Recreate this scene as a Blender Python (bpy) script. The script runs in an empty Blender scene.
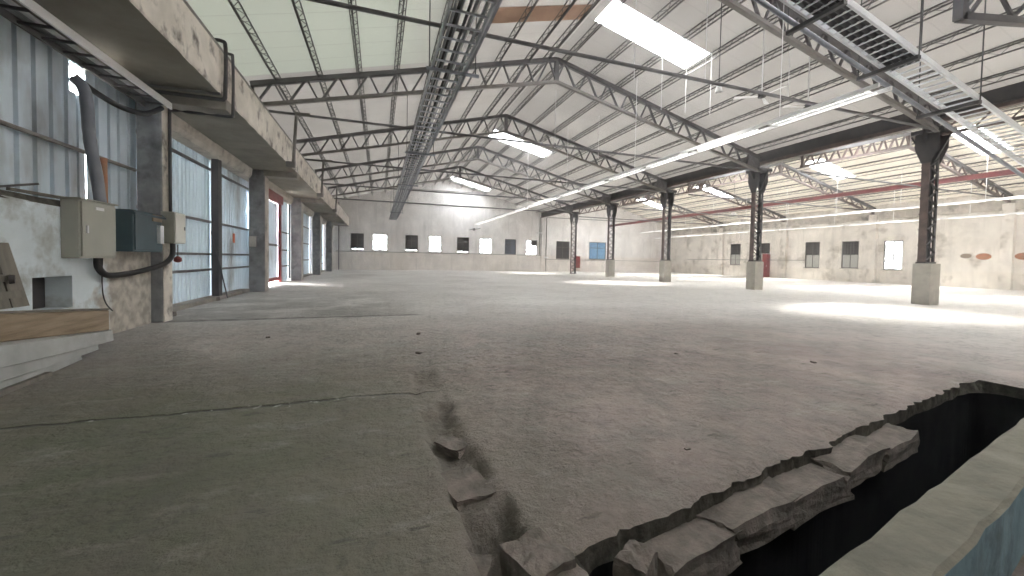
import bpy, bmesh, math, random
from mathutils import Vector, Matrix, noise
random.seed(7)
PI = math.pi
SC = bpy.context.scene
COL = SC.collection

# ------------------------------------------------------------------ camera
cd = bpy.data.cameras.new('camera'); cam = bpy.data.objects.new('camera', cd); COL.objects.link(cam)
F, YAW, PITCH, ROLL = 389.71, .3295, -.031, .0177
R0 = Vector((math.cos(YAW), -math.sin(YAW), 0)); D0 = Vector((math.sin(YAW), math.cos(YAW), 0)); U0 = Vector((0, 0, 1))
D = D0*math.cos(PITCH)+U0*math.sin(PITCH); U = -D0*math.sin(PITCH)+U0*math.cos(PITCH)
Rr = R0*math.cos(ROLL)+U*math.sin(ROLL); Uu = -R0*math.sin(ROLL)+U*math.cos(ROLL)
M = Matrix((Rr, Uu, -D)).transposed().to_4x4(); M.translation = (0, 0, 1.5)
cam.matrix_world = M
cd.sensor_width = 36; cd.lens = F/1024*36; cd.shift_y = (271.57-288)/1024; cd.clip_start = .05; cd.clip_end = 400
SC.camera = cam
# ------------------------------------------------------------------ light and exposure
SC.view_settings.view_transform = 'Standard'; SC.view_settings.look = 'None'
SC.view_settings.gamma = 1; SC.view_settings.use_curve_mapping = False
SC.view_settings.exposure = 0.7
w = bpy.data.worlds.new('sky'); SC.world = w; w.use_nodes = True
bg = w.node_tree.nodes['Background']; bg.inputs[0].default_value = (.93, .97, 1, 1); bg.inputs[1].default_value = 12.0
sl_ = bpy.data.lights.new('sun', 'SUN'); sun = bpy.data.objects.new('sun', sl_); COL.objects.link(sun)
sl_.energy = 50; sl_.angle = math.radians(21); sl_.color = (1, .97, .92)
sun.rotation_euler = Vector((5.8, -5.0, -10.3)).to_track_quat('-Z', 'Y').to_euler()
ROOF_T = .013          # share of daylight the white roof sheets let through

# ------------------------------------------------------------------ materials
def mat(name, c, rough=.8, metal=0, c2=None, scale=3, detail=6, bump=0, bscale=None, c3=None, scale3=.6, obj=False, spec=.5, stretch=None, lo=.35, hi=.65):
    m = bpy.data.materials.new(name); m.use_nodes = True
    nt = m.node_tree; N = nt.nodes; L = nt.links; b = N['Principled BSDF']
    b.inputs['Roughness'].default_value = rough; b.inputs['Metallic'].default_value = metal
    b.inputs['Specular IOR Level'].default_value = spec
    b.inputs['Base Color'].default_value = (*c, 1)
    if obj: co = N.new('ShaderNodeTexCoord').outputs['Object']
    else: co = N.new('ShaderNodeNewGeometry').outputs['Position']
    if stretch:
        mp = N.new('ShaderNodeMapping'); mp.inputs['Scale'].default_value = stretch; L.new(co, mp.inputs[0]); co = mp.outputs[0]
    def nz(s, d):
        n = N.new('ShaderNodeTexNoise'); n.inputs['Scale'].default_value = s; n.inputs['Detail'].default_value = d
        n.inputs['Roughness'].default_value = .62; L.new(co, n.inputs['Vector']); return n.outputs[0]
    def rng(s, a, z):
        r = N.new('ShaderNodeMapRange'); r.inputs[1].default_value = a; r.inputs[2].default_value = z; L.new(s, r.inputs[0]); return r.outputs[0]
    def mix(f, a, bcol):
        x = N.new('ShaderNodeMix'); x.data_type = 'RGBA'; L.new(f, x.inputs[0])
        for i, v in ((6, a), (7, bcol)):
            if isinstance(v, tuple): x.inputs[i].default_value = (*v, 1)
            else: L.new(v, x.inputs[i])
        return x.outputs[2]
    col = None
    if c2:
        col = mix(rng(nz(scale, detail), lo, hi), c, c2)
    if c3:
        col = mix(rng(nz(scale3, 8), .52, .68), col if col else c, c3)
    if col: L.new(col, b.inputs['Base Color'])
    if bump:
        bp = N.new('ShaderNodeBump'); bp.inputs['Strength'].default_value = bump; bp.inputs['Distance'].default_value = .02
        L.new(nz(bscale or scale*4, 8), bp.inputs['Height']); L.new(bp.outputs[0], b.inputs['Normal'])
    m['k'] = 1
    return m

MT = {}
MT['steel'] = mat('painted_grey_steel', (.12, .115, .12), .6, .1, (.165, .158, .16), 2, obj=True)
MT['steel_l'] = mat('light_grey_steel', (.26, .24, .225), .6, .1, (.18, .165, .155), 2, obj=True)
MT['steel_d'] = mat('dark_steel', (.06, .06, .066), .6, .1, (.10, .092, .09), 2, obj=True)
MT['rust'] = mat('rusty_red_steel', (.20, .15, .135), .65, .1, (.12, .095, .088), 3, obj=True)
MT['redpaint'] = mat('red_paint', (.30, .045, .045), .5, 0, (.20, .035, .035), 4, obj=True)
MT['redbeam'] = mat('oxide_red_paint', (.26, .075, .07), .55, 0, (.18, .06, .06), 2, obj=True)
MT['purlin'] = mat('purlin_steel', (.15, .145, .14), .6, .2, (.10, .095, .09), 1)
MT['galv'] = mat('galvanised_steel', (.76, .78, .80), .45, .1, (.66, .68, .71), 3)
MT['galv_d'] = mat('dull_galvanised_steel', (.26, .275, .31), .5, .15, (.19, .205, .24), 3)
MT['white'] = mat('white_enamel', (.80, .80, .80), .4)
MT['black'] = mat('black_cable_sheath', (.02, .02, .022), .5)
MT['greyc'] = mat('grey_cable_sheath', (.25, .26, .27), .5)
MT['boxgrey'] = mat('beige_grey_enamel', (.43, .43, .37), .45, 0, (.38, .38, .33), 2)
MT['boxblue'] = mat('blue_green_enamel', (.045, .085, .105), .45, 0, (.03, .06, .08), 3)
MT['boxwhite'] = mat('cream_enamel', (.70, .68, .62), .4)
MT['conc'] = mat('weathered_concrete', (.36, .33, .29), .9, 0, (.25, .235, .21), 2.2, 8, .35, 14, (.17, .16, .15), .9)
MT['conc_l'] = mat('limewashed_concrete', (.62, .575, .52), .9, 0, (.46, .425, .385), 2.5, 8, .3, 14, (.20, .19, .17), 1.3)
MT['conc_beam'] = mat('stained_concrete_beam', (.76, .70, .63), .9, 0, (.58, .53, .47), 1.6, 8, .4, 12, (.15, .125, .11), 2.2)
MT['soffit'] = mat('shade_painted_concrete', (.27, .25, .21), .9, 0, (.20, .185, .155), 1.5, 8, .3, 12)  # crane beam underside, its shade painted in as darker concrete
MT['galv_m'] = mat('weathered_galvanised_steel', (.42, .44, .48), .45, .15, (.33, .35, .39), 3)
MT['pier'] = mat('dark_mottled_concrete_pier', (.33, .335, .345), .9, 0, (.19, .195, .205), 2.6, 8, .3, 12, (.12, .12, .125), 1.9)
MT['plinth'] = mat('plinth_concrete', (.50, .475, .42), .9, 0, (.40, .38, .345), 3, 8, .3, 12)
MT['sheet'] = mat('pale_blue_sheet_metal', (.70, .80, .88), .5, 0, (.55, .64, .71), 1.2, 6, 0, None, (.34, .36, .38), .9, stretch=(1, 1, .35))
MT['sheet_w'] = mat('white_sheet_metal', (.72, .75, .78), .5, 0, (.60, .63, .66), 1.2)
MT['wood'] = mat('raw_brown_wood', (.40, .31, .22), .8, 0, (.21, .155, .10), 4, 9, .5, 12, stretch=(1, .25, 3))
MT['wood_g'] = mat('grey_weathered_wood', (.25, .225, .19), .85, 0, (.16, .15, .13), 3, 8, .2, 14, stretch=(1, 3, .3))
MT['ply'] = mat('brown_plywood', (.46, .30, .21), .8, 0, (.38, .24, .17), 1.5)
MT['pile'] = mat('dull_grey_sheet', (.50, .51, .50), .6, 0, (.38, .385, .37), 2.5)
MT['glass_d'] = None
MT['orange'] = mat('orange_paint', (.75, .16, .05), .7)
MT['orange_d'] = mat('faded_orange_paint', (.50, .20, .10), .85, 0, (.36, .2, .13), 4)
MT['brown_d'] = mat('brown_stain_paint', (.27, .21, .16), .9)
MT['frame'] = mat('dark_window_frame', (.09, .085, .08), .6, 0, (.13, .115, .10), 6)
MT['tarp'] = mat('blue_tarpaulin', (.10, .25, .45), .5, 0, (.25, .42, .6), 5)
MT['shut'] = mat('slate_shutter', (.12, .14, .18), .6, 0, (.09, .10, .13), 4)
MT['blue_wall'] = mat('pale_blue_limewash', (.78, .85, .90), .9, 0, (.68, .75, .79), 1.7, 8, .25, 14, (.30, .30, .27), 1.0)
MT['parapet'] = mat('parapet_concrete', (.27, .25, .205), .9, 0, (.18, .17, .14), 4, 8, .6, 15)
MT['parapet_blue'] = mat('blue_limewashed_parapet', (.17, .26, .31), .9, 0, (.10, .17, .21), 3, 8, .4, 12, (.06, .09, .11), 2.5)
MT['pit'] = mat('shade_dark_pit_concrete', (.03, .03, .03), .95, 0, (.02, .02, .022), 3, spec=0)  # near-black colour paints the deep shade of the pit
MT['pitrim'] = mat('soiled_broken_concrete', (.15, .14, .12), .95, 0, (.07, .065, .058), 9, 8, .8, 25, spec=0)
MT['chunk'] = mat('broken_concrete', (.265, .225, .20), .95, 0, (.13, .112, .098), 6, 8, .8, 22, obj=True)

def wall_mat(name, top, low, zsplit, stain, spots):
    m = mat(name, top, .9, 0, tuple(x*.82 for x in top), .7, 8, .12, 6, stain, spots)
    nt = m.node_tree; N = nt.nodes; L = nt.links; b = N['Principled BSDF']
    src = b.inputs['Base Color'].links[0].from_socket
    g = N.new('ShaderNodeNewGeometry'); s = N.new('ShaderNodeSeparateXYZ'); L.new(g.outputs['Position'], s.inputs[0])
    r = N.new('ShaderNodeMapRange'); r.inputs[1].default_value = zsplit-.02; r.inputs[2].default_value = zsplit+.02; L.new(s.outputs[2], r.inputs[0])
    mu = N.new('ShaderNodeMix'); mu.data_type = 'RGBA'; mu.blend_type = 'MULTIPLY'; mu.inputs[0].default_value = 1
    L.new(src, mu.inputs[6])
    c = N.new('ShaderNodeMix'); c.data_type = 'RGBA'; L.new(r.outputs[0], c.inputs[0]); c.inputs[6].default_value = (*low, 1); c.inputs[7].default_value = (1, 1, 1, 1)
    L.new(c.outputs[2], mu.inputs[7])
    # vertical dirt streaks and board joints
    mp = N.new('ShaderNodeMapping'); mp.inputs['Scale'].default_value = (2.2, 2.2, .18); L.new(g.outputs['Position'], mp.inputs[0])
    n = N.new('ShaderNodeTexNoise'); n.inputs['Scale'].default_value = 1.3; n.inputs['Detail'].default_value = 6; L.new(mp.outputs[0], n.inputs[0])
    r2 = N.new('ShaderNodeMapRange'); r2.inputs[1].default_value = .5; r2.inputs[2].default_value = .75; r2.inputs[3].default_value = 1; r2.inputs[4].default_value = .84; L.new(n.outputs[0], r2.inputs[0])
    v = N.new('ShaderNodeVectorMath'); v.operation = 'SCALE'; L.new(mu.outputs[2], v.inputs[0]); L.new(r2.outputs[0], v.inputs['Scale'])
    L.new(v.outputs[0], b.inputs['Base Color'])
    return m
MT['wall_far'] = wall_mat('far_wall_limewash', (.89, .865, .85), (.98, .945, .905), 2.1, (.78, .745, .72), .35)
def bare_end(m):
    """the paint stops short of the pier: bare patchy concrete beyond"""
    nt = m.node_tree; N = nt.nodes; L = nt.links; b = N['Principled BSDF']; src = b.inputs['Base Color'].links[0].from_socket
    g = N.new('ShaderNodeNewGeometry'); s = N.new('ShaderNodeSeparateXYZ'); L.new(g.outputs['Position'], s.inputs[0])
    n = N.new('ShaderNodeTexNoise'); n.inputs['Scale'].default_value = 2.4; n.inputs['Detail'].default_value = 7; L.new(g.outputs['Position'], n.inputs['Vector'])
    a = N.new('ShaderNodeMath'); a.operation = 'MULTIPLY_ADD'; L.new(n.outputs[0], a.inputs[0]); a.inputs[1].default_value = 1.6; L.new(s.outputs[1], a.inputs[2])
    r = N.new('ShaderNodeMapRange'); r.inputs[1].default_value = 9.5; r.inputs[2].default_value = 9.75; L.new(a.outputs[0], r.inputs[0])
    n2 = N.new('ShaderNodeTexNoise'); n2.inputs['Scale'].default_value = 5; n2.inputs['Detail'].default_value = 8; L.new(g.outputs['Position'], n2.inputs['Vector'])
    r2 = N.new('ShaderNodeMapRange'); r2.inputs[1].default_value = .38; r2.inputs[2].default_value = .62; L.new(n2.outputs[0], r2.inputs[0])
    c = N.new('ShaderNodeMix'); c.data_type = 'RGBA'; c.inputs[6].default_value = (.56, .52, .46, 1); c.inputs[7].default_value = (.33, .30, .265, 1); L.new(r2.outputs[0], c.inputs[0])
    x = N.new('ShaderNodeMix'); x.data_type = 'RGBA'; L.new(r.outputs[0], x.inputs[0]); L.new(src, x.inputs[6]); L.new(c.outputs[2], x.inputs[7]); L.new(x.outputs[2], b.inputs['Base Color'])
bare_end(MT['blue_wall'])
MT['wall_right'] = wall_mat('right_wall_limewash', (.87, .825, .765), (.98, .97, .95), 1.2, (.46, .42, .37), .8)

def brightened_sheet(src, name, t):
    """the same sheet, with translucency added to brighten the gates"""
    m = MT[src].copy(); m.name = name; nt = m.node_tree; N = nt.nodes; L = nt.links; b = N['Principled BSDF']
    tn = N.new('ShaderNodeBsdfTranslucent'); L.new(b.inputs['Base Color'].links[0].from_socket, tn.inputs[0])
    ms = N.new('ShaderNodeMixShader'); ms.inputs[0].default_value = t; L.new(b.outputs[0], ms.inputs[1]); L.new(tn.outputs[0], ms.inputs[2])
    L.new(ms.outputs[0], N['Material Output'].inputs['Surface']); return m
MT['sheet_g'] = brightened_sheet('sheet', 'brightened_pale_blue_sheet', .0085)
def glass(name, body, t):
    m = bpy.data.materials.new(name); m.use_nodes = True; nt = m.node_tree; N = nt.nodes; L = nt.links
    N.remove(N['Principled BSDF']); o = N['Material Output']
    tr = N.new('ShaderNodeBsdfTransparent'); d = N.new('ShaderNodeBsdfPrincipled'); d.inputs['Base Color'].default_value = (*body, 1); d.inputs['Roughness'].default_value = .25
    g = N.new('ShaderNodeNewGeometry'); n = N.new('ShaderNodeTexNoise'); n.inputs['Scale'].default_value = 2.2; n.inputs['Detail'].default_value = 4; L.new(g.outputs['Position'], n.inputs[0])
    r = N.new('ShaderNodeMapRange'); r.inputs[1].default_value = .35; r.inputs[2].default_value = .7; r.inputs[3].default_value = 1-t*.5; r.inputs[4].default_value = 1-t*1.5; L.new(n.outputs[0], r.inputs[0])
    mx = N.new('ShaderNodeMixShader'); L.new(r.outputs[0], mx.inputs[0]); L.new(tr.outputs[0], mx.inputs[1]); L.new(d.outputs[0], mx.inputs[2]); L.new(mx.outputs[0], o.inputs[0])
    return m
MT['glass_dirty'] = glass('dirty_glass', (.06, .055, .055), .012)
MT['glass_pale'] = glass('dusty_pale_glass', (.45, .45, .42), .025)
MT['glass_clear'] = glass('clear_glass', (.8, .8, .8), .62)

def roof_mat():
    m = bpy.data.materials.new('white_roof_sheet'); m.use_nodes = True; nt = m.node_tree; N = nt.nodes; L = nt.links
    N.remove(N['Principled BSDF']); o = N['Material Output']
    g = N.new('ShaderNodeNewGeometry'); s = N.new('ShaderNodeSeparateXYZ'); L.new(g.outputs['Position'], s.inputs[0])
    def math_(op, a, b=None):
        n = N.new('ShaderNodeMath'); n.operation = op
        for i, v in enumerate((a, b)):
            if v is None: continue
            if isinstance(v, (int, float)): n.inputs[i].default_value = v
            else: L.new(v, n.inputs[i])
        return n.outputs[0]
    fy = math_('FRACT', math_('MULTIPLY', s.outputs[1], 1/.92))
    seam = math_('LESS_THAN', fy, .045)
    n = N.new('ShaderNodeTexNoise'); n.inputs['Scale'].default_value = .35; n.inputs['Detail'].default_value = 5; L.new(g.outputs['Position'], n.inputs[0])
    mx = N.new('ShaderNodeMix'); mx.data_type = 'RGBA'; r = N.new('ShaderNodeMapRange'); r.inputs[1].default_value = .35; r.inputs[2].default_value = .65; L.new(n.outputs[0], r.inputs[0]); L.new(r.outputs[0], mx.inputs[0])
    mx.inputs[6].default_value = (.53, .51, .485, 1); mx.inputs[7].default_value = (.46, .44, .42, 1)
    # green-white tone near the left eave at the near end, fading inward
    sm = N.new('ShaderNodeMapRange'); sm.inputs[1].default_value = 3.0; sm.inputs[2].default_value = .3; L.new(s.outputs[0], sm.inputs[0])
    a = math_('MULTIPLY', math_('LESS_THAN', s.outputs[1], 16.6), sm.outputs[0])
    m2 = N.new('ShaderNodeMix'); m2.data_type = 'RGBA'; L.new(a, m2.inputs[0]); L.new(mx.outputs[2], m2.inputs[6]); m2.inputs[7].default_value = (.60, .64, .565, 1)
    m4 = N.new('ShaderNodeMix'); m4.data_type = 'RGBA'; L.new(math_('GREATER_THAN', s.outputs[0], 20.4), m4.inputs[0]); L.new(m2.outputs[2], m4.inputs[6]); m4.inputs[7].default_value = (.70, .65, .565, 1); m2 = m4   # lighter cream tone over the far bay
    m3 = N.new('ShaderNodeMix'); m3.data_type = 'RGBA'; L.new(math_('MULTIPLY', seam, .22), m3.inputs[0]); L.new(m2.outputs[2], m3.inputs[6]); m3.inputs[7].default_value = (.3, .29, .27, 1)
    d = N.new('ShaderNodeBsdfDiffuse'); t = N.new('ShaderNodeBsdfTranslucent'); L.new(m3.outputs[2], d.inputs[0]); L.new(m3.outputs[2], t.inputs[0])
    ms = N.new('ShaderNodeMixShader'); ms.inputs[0].default_value = ROOF_T; L.new(d.outputs[0], ms.inputs[1]); L.new(t.outputs[0], ms.inputs[2]); L.new(ms.outputs[0], o.inputs[0])
    return m
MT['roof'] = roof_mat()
def clear_sheet():
    m = bpy.data.materials.new('clear_roof_sheet'); m.use_nodes = True; nt = m.node_tree; N = nt.nodes; L = nt.links
    N.remove(N['Principled BSDF']); tr = N.new('ShaderNodeBsdfTransparent'); tl_ = N.new('ShaderNodeBsdfTranslucent'); tl_.inputs[0].default_value = (.95, .95, .97, 1)
    tr.inputs[0].default_value = (.9, .9, .9, 1)
    ms = N.new('ShaderNodeMixShader'); ms.inputs[0].default_value = .25; L.new(tr.outputs[0], ms.inputs[1]); L.new(tl_.outputs[0], ms.inputs[2]); L.new(ms.outputs[0], N['Material Output'].inputs[0])
    return m
MT['skylight'] = clear_sheet()
def lamp_mat():
    m = bpy.data.materials.new('lit_tube'); m.use_nodes = True; b = m.node_tree.nodes['Principled BSDF']
    b.inputs['Emission Color'].default_value = (1, .98, .95, 1); b.inputs['Emission Strength'].default_value = 1.3
    return m
MT['tube'] = lamp_mat()

def floor_mat():
    m = bpy.data.materials.new('worn_concrete_floor'); m.use_nodes = True; nt = m.node_tree; N = nt.nodes; L = nt.links; b = N['Principled BSDF']
    g = N.new('ShaderNodeNewGeometry'); P = g.outputs['Position']; s = N.new('ShaderNodeSeparateXYZ'); L.new(P, s.inputs[0])
    def nz(sc, d=8, st=None, ro=.62):
        n = N.new('ShaderNodeTexNoise'); n.inputs['Scale'].default_value = sc; n.inputs['Detail'].default_value = d; n.inputs['Roughness'].default_value = ro
        v = P
        if st:
            mp = N.new('ShaderNodeMapping'); mp.inputs['Scale'].default_value = st; L.new(P, mp.inputs[0]); v = mp.outputs[0]
        L.new(v, n.inputs['Vector']); return n.outputs[0]
    def rng(x, a, z, o1=0, o2=1):
        r = N.new('ShaderNodeMapRange'); L.new(x, r.inputs[0])
        for i, v in zip((1, 2, 3, 4), (a, z, o1, o2)): r.inputs[i].default_value = v
        return r.outputs[0]
    def mix(f, a, c):
        x = N.new('ShaderNodeMix'); x.data_type = 'RGBA'
        if isinstance(f, (int, float)): x.inputs[0].default_value = f
        else: L.new(f, x.inputs[0])
        for i, v in ((6, a), (7, c)):
            if isinstance(v, tuple): x.inputs[i].default_value = (*v, 1)
            else: L.new(v, x.inputs[i])
        return x.outputs[2]
    def mm(op, a, c=None):
        n = N.new('ShaderNodeMath'); n.operation = op
        for i, v in enumerate((a, c)):
            if v is None: continue
            if isinstance(v, (int, float)): n.inputs[i].default_value = v
            else: L.new(v, n.inputs[i])
        return n.outputs[0]
    base = mix(rng(nz(.45), .38, .62), (.405, .33, .30), (.29, .232, .21))
    base = mix(rng(nz(2.0), .45, .7), base, (.26, .235, .21))
    # green mossy tone at the near left, darkened for the dim corner light
    ml = mm('MULTIPLY', rng(s.outputs[0], 1.6, -.6), rng(s.outputs[1], 8.5, 4.0))
    base = mix(mm('MULTIPLY', ml, rng(nz(.8), .3, .6, .55, 1)), base, (.16, .165, .115))
    base = mix(rng(nz(1.1, 9, None, .68), .50, .66, 0, .6), base, (.165, .145, .125))
    base = mix(rng(nz(4.5, 5, (.45, 1.6, 1), .6), .63, .69, 0, .75), base, (.10, .09, .078))
    # dirt gathered at the foot of the left wall
    wd = mm('MULTIPLY', rng(mm('ADD', s.outputs[0], mm('MULTIPLY', nz(2.5), .8)), -3.3, -3.8), rng(s.outputs[1], 12.5, 11))
    base = mix(mm('MULTIPLY', wd, .7), base, (.12, .11, .095))
    # brighter light at the back and right, painted in as paler floor
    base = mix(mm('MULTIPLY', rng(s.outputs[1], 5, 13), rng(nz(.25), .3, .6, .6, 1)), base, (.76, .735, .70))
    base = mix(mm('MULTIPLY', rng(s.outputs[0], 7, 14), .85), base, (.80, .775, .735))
    # damp patch beside the left gates
    dp = mm('MULTIPLY', mm('MULTIPLY', rng(s.outputs[0], 1.5, .0), rng(s.outputs[1], 10.4, 10.7)), mm('MULTIPLY', rng(s.outputs[1], 19, 12.5), rng(nz(.6), .38, .55)))
    base = mix(mm('MULTIPLY', dp, .6), base, (.25, .235, .215))
    # cracks and joints
    def crack(y0, x0, x1, wd, wob):
        dy = mm('ABSOLUTE', mm('SUBTRACT', mm('ADD', s.outputs[1], mm('MULTIPLY', mm('SUBTRACT', nz(1.3), .5), wob)), y0))
        return mm('MULTIPLY', rng(dy, wd, wd*.3), mm('MULTIPLY', rng(s.outputs[0], x0-.3, x0), rng(s.outputs[0], x1+.3, x1)))
    ck = mm('MAXIMUM', crack(4.42, -6, .4, .035, .25), crack(10.48, -5, .8, .17, .15))
    base = mix(mm('MULTIPLY', ck, rng(nz(3.5), .35, .6, .25, .85)), base, (.07, .065, .06))
    chips = mm('MULTIPLY', crack(4.40, -2.4, .0, .09, .25), rng(nz(11, 3), .60, .64))
    base = mix(chips, base, (.62, .60, .56))
    # dark grit where the surface is broken
    gz = mm('MULTIPLY', rng(mm('ABSOLUTE', mm('SUBTRACT', s.outputs[1], 6.0)), 2.6, .6), mm('MULTIPLY', rng(s.outputs[0], -.5, .6), rng(s.outputs[0], 7, 4)))
    gr = mm('MULTIPLY', rng(nz(15, 4), .53, .60), mm('MAXIMUM', rng(nz(.9), .50, .64), mm('MULTIPLY', gz, rng(nz(2.2), .38, .52))))
    base = mix(mm('MULTIPLY', gr, .6), base, (.10, .09, .08))
    at = N.new('ShaderNodeAttribute'); at.attribute_name = 'soil'
    base = mix(mm('MULTIPLY', at.outputs['Fac'], .65), base, (.10, .085, .07))
    base = mix(rng(nz(5, 8, None, .7), .50, .68, 0, .45), base, (.17, .155, .135))
    base = mix(rng(nz(1.6, 8, (1, 2.2, 1), .7), .55, .72, 0, .4), base, (.50, .46, .42))
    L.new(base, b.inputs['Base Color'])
    L.new(rng(nz(1.2), .3, .7, .48, .8), b.inputs['Roughness'])
    b.inputs['Specular IOR Level'].default_value = .45
    h = mm('ADD', nz(9, 10, None, .7), mm('MULTIPLY', nz(2.5, 6), 1.4)); h = mm('SUBTRACT', h, mm('MULTIPLY', ck, 1.2))
    bp = N.new('ShaderNodeBump'); bp.inputs['Strength'].default_value = 1; bp.inputs['Distance'].default_value = .06; L.new(h, bp.inputs['Height']); L.new(bp.outputs[0], b.inputs['Normal'])
    return m
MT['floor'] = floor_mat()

# ------------------------------------------------------------------ mesh helpers
class MB:
    def __init__(s): s.v = []; s.f = []
    def box(s, x0, x1, y0, y1, z0, z1):
        n = len(s.v); s.v += [(x, y, z) for z in (z0, z1) for y in (y0, y1) for x in (x0, x1)]
        s.f += [tuple(n+i for i in q) for q in ((0, 2, 3, 1), (4, 5, 7, 6), (0, 1, 5, 4), (1, 3, 7, 5), (3, 2, 6, 7), (2, 0, 4, 6))]; return s
    def hexa(s, pts):      # eight points: bottom four, top four, both counter-clockwise
        n = len(s.v); s.v += [tuple(p) for p in pts]
        s.f += [tuple(n+i for i in q) for q in ((3, 2, 1, 0), (4, 5, 6, 7), (0, 1, 5, 4), (1, 2, 6, 5), (2, 3, 7, 6), (3, 0, 4, 7))]; return s
    def bar(s, p, q, w, h=None, up=(0, 0, 1)):
        h = h or w; p = Vector(p); q = Vector(q); d = (q-p).normalized(); u = Vector(up)
        if abs(d.dot(u)) > .98: u = Vector((0, 1, 0))
        r = d.cross(u).normalized()*w/2; t = r.cross(d).normalized()*h/2
        return s.hexa([p-r-t, p+r-t, q+r-t, q-r-t, p-r+t, p+r+t, q+r+t, q-r+t])
    def tube(s, pts, r, seg=8, closed=True):
        pts = [Vector(p) for p in pts]; rings = []; ref = None
        for i, p in enumerate(pts):
            d = (pts[min(i+1, len(pts)-1)]-pts[max(i-1, 0)]).normalized()
            if ref is None:
                ref = Vector((0, 0, 1)) if abs(d.z) < .9 else Vector((1, 0, 0))
            a = d.cross(ref).normalized(); b = d.cross(a).normalized(); ref = -b if False else ref
            n = len(s.v); rr = r[i] if isinstance(r, (list, tuple)) else r
            s.v += [tuple(p+a*math.cos(2*PI*k/seg)*rr+b*math.sin(2*PI*k/seg)*rr) for k in range(seg)]; rings.append(n)
        for a, b in zip(rings, rings[1:]):
            for k in range(seg): s.f.append((a+k, a+(k+1) % seg, b+(k+1) % seg, b+k))
        if closed: s.f.append(tuple(rings[0]+k for k in reversed(range(seg)))); s.f.append(tuple(rings[-1]+k for k in range(seg)))
        return s
    def prism(s, poly, axis, a, b):     # polygon in the plane across axis, from a to b
        n = len(s.v); k = len(poly)
        for c in (a, b):
            for (p, q) in poly: s.v.append((c, p, q) if axis == 'X' else (p, c, q) if axis == 'Y' else (p, q, c))
        s.f.append(tuple(n+i for i in reversed(range(k)))); s.f.append(tuple(n+k+i for i in range(k)))
        for i in range(k): j = (i+1) % k; s.f.append((n+i, n+j, n+k+j, n+k+i))
        return s
    def build(s, name, m, parent=None, bevel=0, smooth=False, loc=None):
        me = bpy.data.meshes.new(name); me.from_pydata(s.v, [], s.f)
        bm = bmesh.new(); bm.from_mesh(me); bmesh.ops.recalc_face_normals(bm, faces=bm.faces); bm.to_mesh(me); bm.free()
        ms = m if isinstance(m, (list, tuple)) else [m]
        for x in ms: me.materials.append(MT[x])
        if smooth:
            for p in me.polygons: p.use_smooth = True
        o = bpy.data.objects.new(name, me); COL.objects.link(o)
        if parent: o.parent = parent
        if loc: o.location = loc
        if bevel:
            bv = o.modifiers.new('edge', 'BEVEL'); bv.width = bevel; bv.segments = 2; bv.limit_method = 'ANGLE'
        return o
def tag(o, label, cat, group=None):
    o['label'] = label; o['category'] = cat
    if group: o['group'] = group
    return o
def struct(o): o['kind'] = 'structure'; return o
def thing(name, label, cat, loc=(0, 0, 0), rz=0, group=None):
    o = bpy.data.objects.new(name, None); COL.objects.link(o); o.location = loc; o.rotation_euler = (0, 0, rz); o.empty_display_size = .1
    return tag(o, label, cat, group)
KIDS = {}
def kids(o): return [c for c in bpy.data.objects if c.parent == o]
def copy_tree(o, parent=None):
    c = o.copy(); COL.objects.link(c)
    if parent: c.parent = parent
    for ch in kids(o): copy_tree(ch, c)
    return c
ORD = ['first', 'second', 'third', 'fourth', 'fifth', 'sixth', 'seventh', 'eighth', 'ninth', 'tenth', 'eleventh', 'twelfth', 'thirteenth', 'fourteenth', 'fifteenth', 'sixteenth', 'seventeenth', 'eighteenth', 'nineteenth', 'twentieth']
def bez(pts, n=8):            # smooth path through points
    out = []; P = [Vector(p) for p in pts]
    for i in range(len(P)-1):
        a, b = P[i], P[i+1]; p0 = P[i-1] if i else a; p3 = P[i+2] if i+2 < len(P) else b
        for k in range(n):
            t = k/n; out.append(.5*((2*a)+(b-p0)*t+(2*p0-5*a+4*b-p3)*t*t+(3*a-p0-3*b+p3)*t**3))
    out.append(P[-1]); return out

# ------------------------------------------------------------------ layout numbers (metres)
XL, XC, XR, YF, YB = -4.42, 20.36, 41.5, 48.1, -7.0
XA, ZA = 7.66, 10.70                      # ridge of the left bay (top chord)
XB, ZB = 29.8, 9.40                       # ridge of the right bay
CY = [9.1+7.4923*k for k in range(5)]     # columns and left trusses
PY = [10.41+7.95*k for k in range(5)]     # piers of the left wall
RY = [14.56, 22.4, 30.4, 38.5]            # right trusses and pilasters
def roofL(x): return 11.0-.252*abs(x-XA)
def roofR(x): return 9.75-(.246*(x-XB) if x > XB else .22*(XB-x))

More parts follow.
